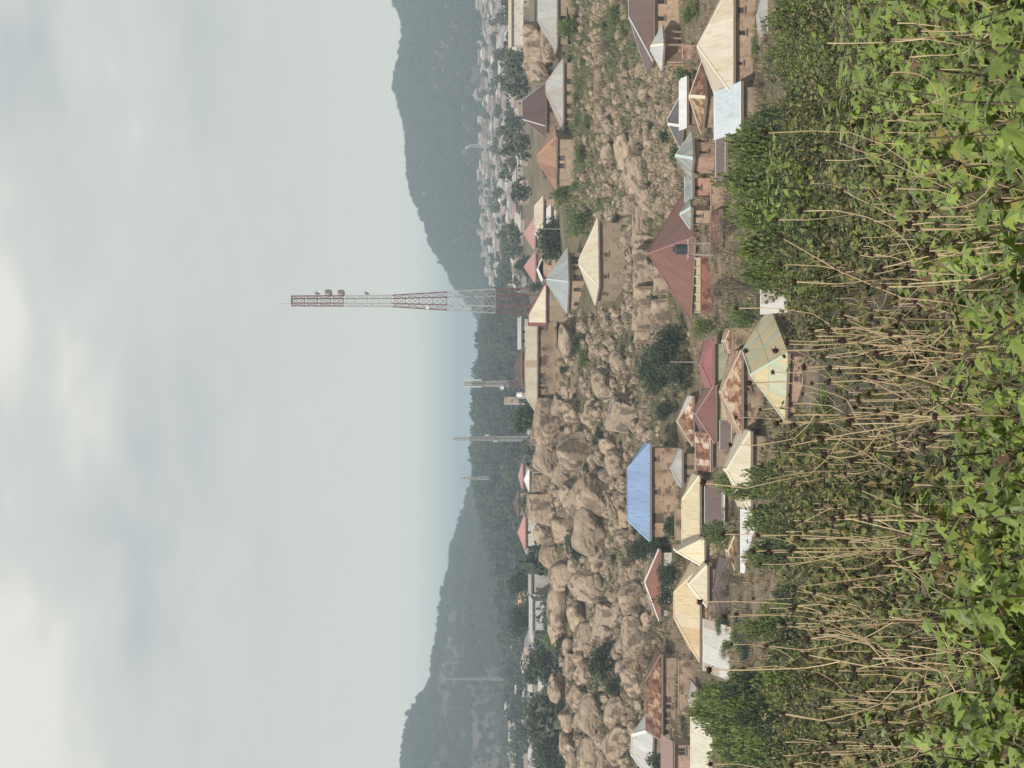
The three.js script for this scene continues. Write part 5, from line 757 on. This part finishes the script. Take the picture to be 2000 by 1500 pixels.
const nearVar = [0, 1, 2, 3].map((k) => leafyShrub(1000 + k, { stems: 27, leaves: 34, size: 0.128, fine: true, own: 60 }));
const midVar = [0, 1, 2, 3].map((k) => leafyShrub(1100 + k, { stems: 20, leaves: 28, size: 0.14, fine: true }));
const farVar = [0, 1, 2].map((k) => leafyShrub(1200 + k, { stems: 18, leaves: 26, size: 0.16 })), oliveVar = [0, 1, 2].map((k) => leafyShrub(1250 + k, { stems: 20, leaves: 34, size: 0.10, olive: true }));
function tangle(seed) {                                             // leafless, dark twigs with a few withered leaves
  const r = rng(seed), root = new THREE.Group(); root.name = 'withered_shrub'; const g = new GB(), l = new GB();
  for (let i = 0; i < 44; i++) { const f = r() * 6.28, q = 0.25 + 0.75 * r(), h = 0.9 + 0.9 * r(), e = V3(Math.cos(f) * q, h, Math.sin(f) * q), m = V3(e.x * 0.4 + 0.1 * (r() - 0.5), h * 0.6, e.z * 0.4), t = r(); g.col = [lerp(0.06, 0.24, t * t), lerp(0.045, 0.18, t * t), lerp(0.03, 0.10, t * t)]; g.tube([V3(e.x * 0.15, -0.4, e.z * 0.15), m, e], [0.008, 0.006, 0.002], 3);
    for (let k = 0; k < 30; k++) { const p = m.clone().lerp(e, r()), d = rv(r); l.col = r() < 0.45 ? [0.045, 0.062, 0.02] : r() < 0.6 ? [0.14, 0.175, 0.04] : [0.25, 0.22, 0.085]; kite(l, p, d, d.clone().cross(rv(r)).normalize(), 0.04 + 0.07 * r(), 0.045); } }  // darkest leaf tone paints in the shade of gaps in the tangle
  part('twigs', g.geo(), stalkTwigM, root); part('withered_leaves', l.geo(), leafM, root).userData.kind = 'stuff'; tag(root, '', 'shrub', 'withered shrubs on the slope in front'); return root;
}
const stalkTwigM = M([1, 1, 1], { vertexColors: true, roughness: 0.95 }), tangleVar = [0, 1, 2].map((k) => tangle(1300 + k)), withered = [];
const CANOPY = [[7, -1.75], [8, -1.98], [10, -2.12], [12, -2.32], [15, -2.68], [20, -3.25], [30, -4.3], [45, -5.8], [60, -7.6]];
const near = [];
{
  const r = rng(77);
  const bands = [[7.6, 9.0, 1.0, nearVar], [9.0, 11.0, 1.05, nearVar], [11, 13.4, 1.15, midVar], [13.4, 16.5, 1.3, midVar], [16.5, 21, 1.5, midVar], [21, 27, 1.8, farVar], [27, 36, 2.2, farVar], [36, 48, 2.7, farVar], [48, 62, 3.2, farVar]];
  for (const [d0, d1, step, vars] of bands) {
    const half = d1 * 0.178 + 1.2, nx = Math.ceil(2 * half / step), nd = Math.max(1, Math.round((d1 - d0) / (step * 0.9)));
    for (let j = 0; j < nd; j++) for (let i = 0; i < nx; i++) {
      if (r() < (d0 > 13 ? 0.22 : 0.08)) continue;
      const d = lerp(d0, d1, (j + 0.15 + 0.7 * r()) / nd), X = lerp(-half, half, (i + 0.1 + 0.8 * r()) / nx), y = 750 - X / d * F;
      const open = sstep(12.2, 14, d) * Math.max(sstep(430, 600, y), 0.55 * sstep(18, 24, d)), dip = d > 24 ? sstep(540, 600, y) * (1 - sstep(830, 880, y)) : 0, patch = fbm(X * 0.35 + 3, d * 0.22, 6, 3);
      if (r() < dip * 0.75) continue;       // the tangle is thinner and darker towards the left of the slope
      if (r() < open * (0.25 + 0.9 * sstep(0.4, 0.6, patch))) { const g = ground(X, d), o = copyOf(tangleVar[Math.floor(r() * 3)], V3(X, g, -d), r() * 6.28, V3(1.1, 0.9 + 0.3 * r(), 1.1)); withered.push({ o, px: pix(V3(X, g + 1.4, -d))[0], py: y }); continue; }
      const g = ground(X, d), top = EYE + interp(CANOPY, d) + (patch - 0.5) * (d > 12 ? 1.5 : 0.5) + (d < 12 ? 0.12 : 0) + (r() - 0.55) * 0.5 - open * 0.4, h = clamp(top - g, 0.7, 2.9), sc = h / 1.95, w = sc * (0.85 + 0.3 * r()) * (d > 20 ? 1.25 : 1);
      const o = copyOf(((v) => v[Math.floor(r() * v.length)])(open > 0.5 && r() < 0.7 ? oliveVar : vars), V3(X, g, -d), r() * 6.28, V3(w, sc, w)); near.push({ o, px: pix(V3(X, g + h * 0.85, -d))[0], py: y });
    }
  }
}
// ---------------------------------------------------------------- dry flower stalks with dark seed heads
const seedGeo = (() => { const g = new GB(), r = rng(8); g.col = [0.03, 0.016, 0.011]; const ico = new THREE.IcosahedronGeometry(0.017, 0), p = ico.attributes.position; for (let i = 0; i < p.count; i += 3) g.tri(...[0, 1, 2].map((k) => V3(p.getX(i + k), p.getY(i + k) * 0.8, p.getZ(i + k)))); for (let i = 0; i < 18; i++) { const v = rv(r); if (v.y < -0.5) v.y *= -1; const s = v.clone().cross(rv(r)).normalize().multiplyScalar(0.004), b = v.clone().multiplyScalar(0.012); g.tri(b.clone().add(s), b.clone().sub(s), v.clone().multiplyScalar(0.028)); } for (let i = 0; i < 6; i++) { const f = i * 1.05; g.tri(V3(Math.cos(f) * 0.01, -0.01, Math.sin(f) * 0.01), V3(Math.cos(f + 0.5) * 0.01, -0.01, Math.sin(f + 0.5) * 0.01), V3(Math.cos(f + 0.25) * 0.028, -0.022, Math.sin(f + 0.25) * 0.028)); } return g.geo(); })();
const stalkM = M([1, 1, 1], { vertexColors: true, roughness: 0.8 }), seedM = M([1, 1, 1], { vertexColors: true, roughness: 0.95, side: THREE.DoubleSide });
function dryStalk(seed) {                                           // about 2.6 m tall: woody brown below, straw above
  const r = rng(seed), root = new THREE.Group(); root.name = 'dry_stalk';
  const H0 = 2.45, lean = V3((r() - 0.5) * 1.1, 0, (r() - 0.5) * 0.6), N = 9, pts = [], rad = [], cs = [], wood = [0.06, 0.038, 0.024], dull = r(), straw = [lerp(0.60, 0.36, dull), lerp(0.475, 0.27, dull), lerp(0.30, 0.16, dull)];
  const tone = (t) => [0, 1, 2].map((k) => lerp(wood[k], straw[k], sstep(0.58, 0.86, t)));
  let kx = 0, kz = 0, ox = 0, oz = 0; for (let i = 0; i <= N; i++) { const t = i / N; kx += (r() - 0.5) * 0.16; kz += (r() - 0.5) * 0.12; ox += kx * 0.5; oz += kz * 0.5; pts.push(V3(lean.x * t * t + ox, H0 * t - 0.3 * (1 - t), lean.z * t * t + oz)); rad.push(lerp(0.0060, 0.0028, t)); cs.push(tone(t)); }
  const g = new GB(); g.tube(pts, rad, 5, cs); part('stem', g.geo(), stalkM, root); part('seed_head', seedGeo, seedM, root).position.copy(pts[N]);
  const nb = 5 + Math.floor(r() * 5);
  for (let b = 0; b < nb; b++) {
    const t0 = 0.46 + 0.50 * (b + r() * 0.6) / nb, k = Math.min(N - 1, Math.floor(t0 * N)), p0 = pts[k].clone().lerp(pts[k + 1], t0 * N - k), f = r() * 6.28, L = 0.3 + 0.5 * r(), out = V3(Math.cos(f), 0, Math.sin(f)), up = 0.5 + 0.6 * r();
    const q = [0, 1, 2, 3, 4, 5].map((i) => { const t = i / 5; return p0.clone().addScaledVector(out, L * (0.85 * t - 0.5 * t * t + (r() - 0.5) * 0.07)).add(V3(0, L * up * (0.35 * t + 0.65 * t * t), 0)); }), c = [0, 1, 2, 3, 4, 5].map((i) => tone(clamp(t0 + i * 0.09, 0, 1)));
    const gb = new GB(); gb.tube(q, [0.0036, 0.0029, 0.0026, 0.0026, 0.0032, 0.0048], 5, c); part('branch', gb.geo(), stalkM, root); if (r() < 0.85) { const s = part('seed_head', seedGeo, seedM, root); s.position.copy(q[5]); s.rotation.set(r(), r() * 6, r() - 0.5); s.scale.setScalar(0.8 + 0.5 * r()); }
  }
  { const l = new GB(); for (let i = 0; i < 16; i++) { const k = 2 + Math.floor(r() * (N - 3)), p = pts[k].clone().lerp(pts[k + 1], r()), d = V3(r() - 0.5, -0.6 - 0.6 * r(), r() - 0.5).normalize(), t = r(); l.col = [lerp(0.09, 0.26, t), lerp(0.065, 0.19, t), lerp(0.04, 0.10, t)]; kite(l, p, d, d.clone().cross(rv(r)).normalize(), 0.05 + 0.08 * r(), 0.028); } part('withered_leaves', l.geo(), leafM, root).userData.kind = 'stuff'; }
  tag(root, '', 'dry stalk', 'dry flower stalks standing over the shrubs'); return root;
}
const stalkVar = [0, 1, 2, 3, 4, 5, 6, 7, 8, 9, 10, 11].map((k) => dryStalk(500 + k * 3)), stalks = [];
{
  const r = rng(4711);
  for (let i = 0; i < 138; i++) {
    const q = r(), y = 20 + 1490 * Math.pow((i * 0.61803) % 1, 0.64) + (r() - 0.5) * 60, d = (y > 520 ? 10.5 : 9) + 14 * q * q + 2 * r(), X = (750 - y) / F * d, g = ground(X, d), right = sstep(650, 350, y);
    const topx = lerp(lerp(1450, 1600, r()), lerp(1540, 1760, r()), right), top = P(lerp(topx - 20, topx + 240, r()), y, d).y, h = clamp(top - g, 1.6, 3.6), sc = h / 2.6, w = 0.75 + 0.35 * r();
    const o = copyOf(stalkVar[(i * 7) % 12], V3(X, g, -d), r() * 6.28, V3(w, sc, w)); stalks.push({ o, px: pix(V3(X, g + h, -d))[0], py: y });
  }
}
const nearMarks = [['large beige roof', 1440, 90], ['pale blue-white shed roof', 1440, 210], ['pink lean-to', 1420, 360], ['dark red roof', 1400, 500], ['straw-yellow roof', 1540, 700], ['patched rust roof', 1470, 800], ['tan-cream roof', 1480, 920], ['glaring white sheet roof', 1470, 1060], ['cream porch', 1430, 1150], ['sagging white sheet roof', 1450, 1280], ['pink house with barred window', 1400, 1460], ...[0, 150, 300, 450, 600, 750, 900, 1050, 1200, 1350, 1500].map((y, i) => [['top right corner', 'edge beyond the beige roof', 'dark round seed head', 'edge beyond the pink lean-to', 'edge beyond the dark red roof', 'middle of the right edge', 'edge beyond the tan-cream roof', 'edge beyond the white sheet roof', 'edge beyond the cream porch', 'edge near the lower corner', 'bottom right corner'][i], 1900, y])];
labelCrowd(near, 'lobed-leaf green shrub on the slope', nearMarks);
labelCrowd(withered, 'withered brown shrub of bare twigs', nearMarks);
labelCrowd(stalks, 'dry straw-coloured flower stalk', nearMarks);

// sources that were copied but never placed themselves are not part of the scene: nothing to remove, they were never added
lit(scene);
renderer.render(scene, camera);
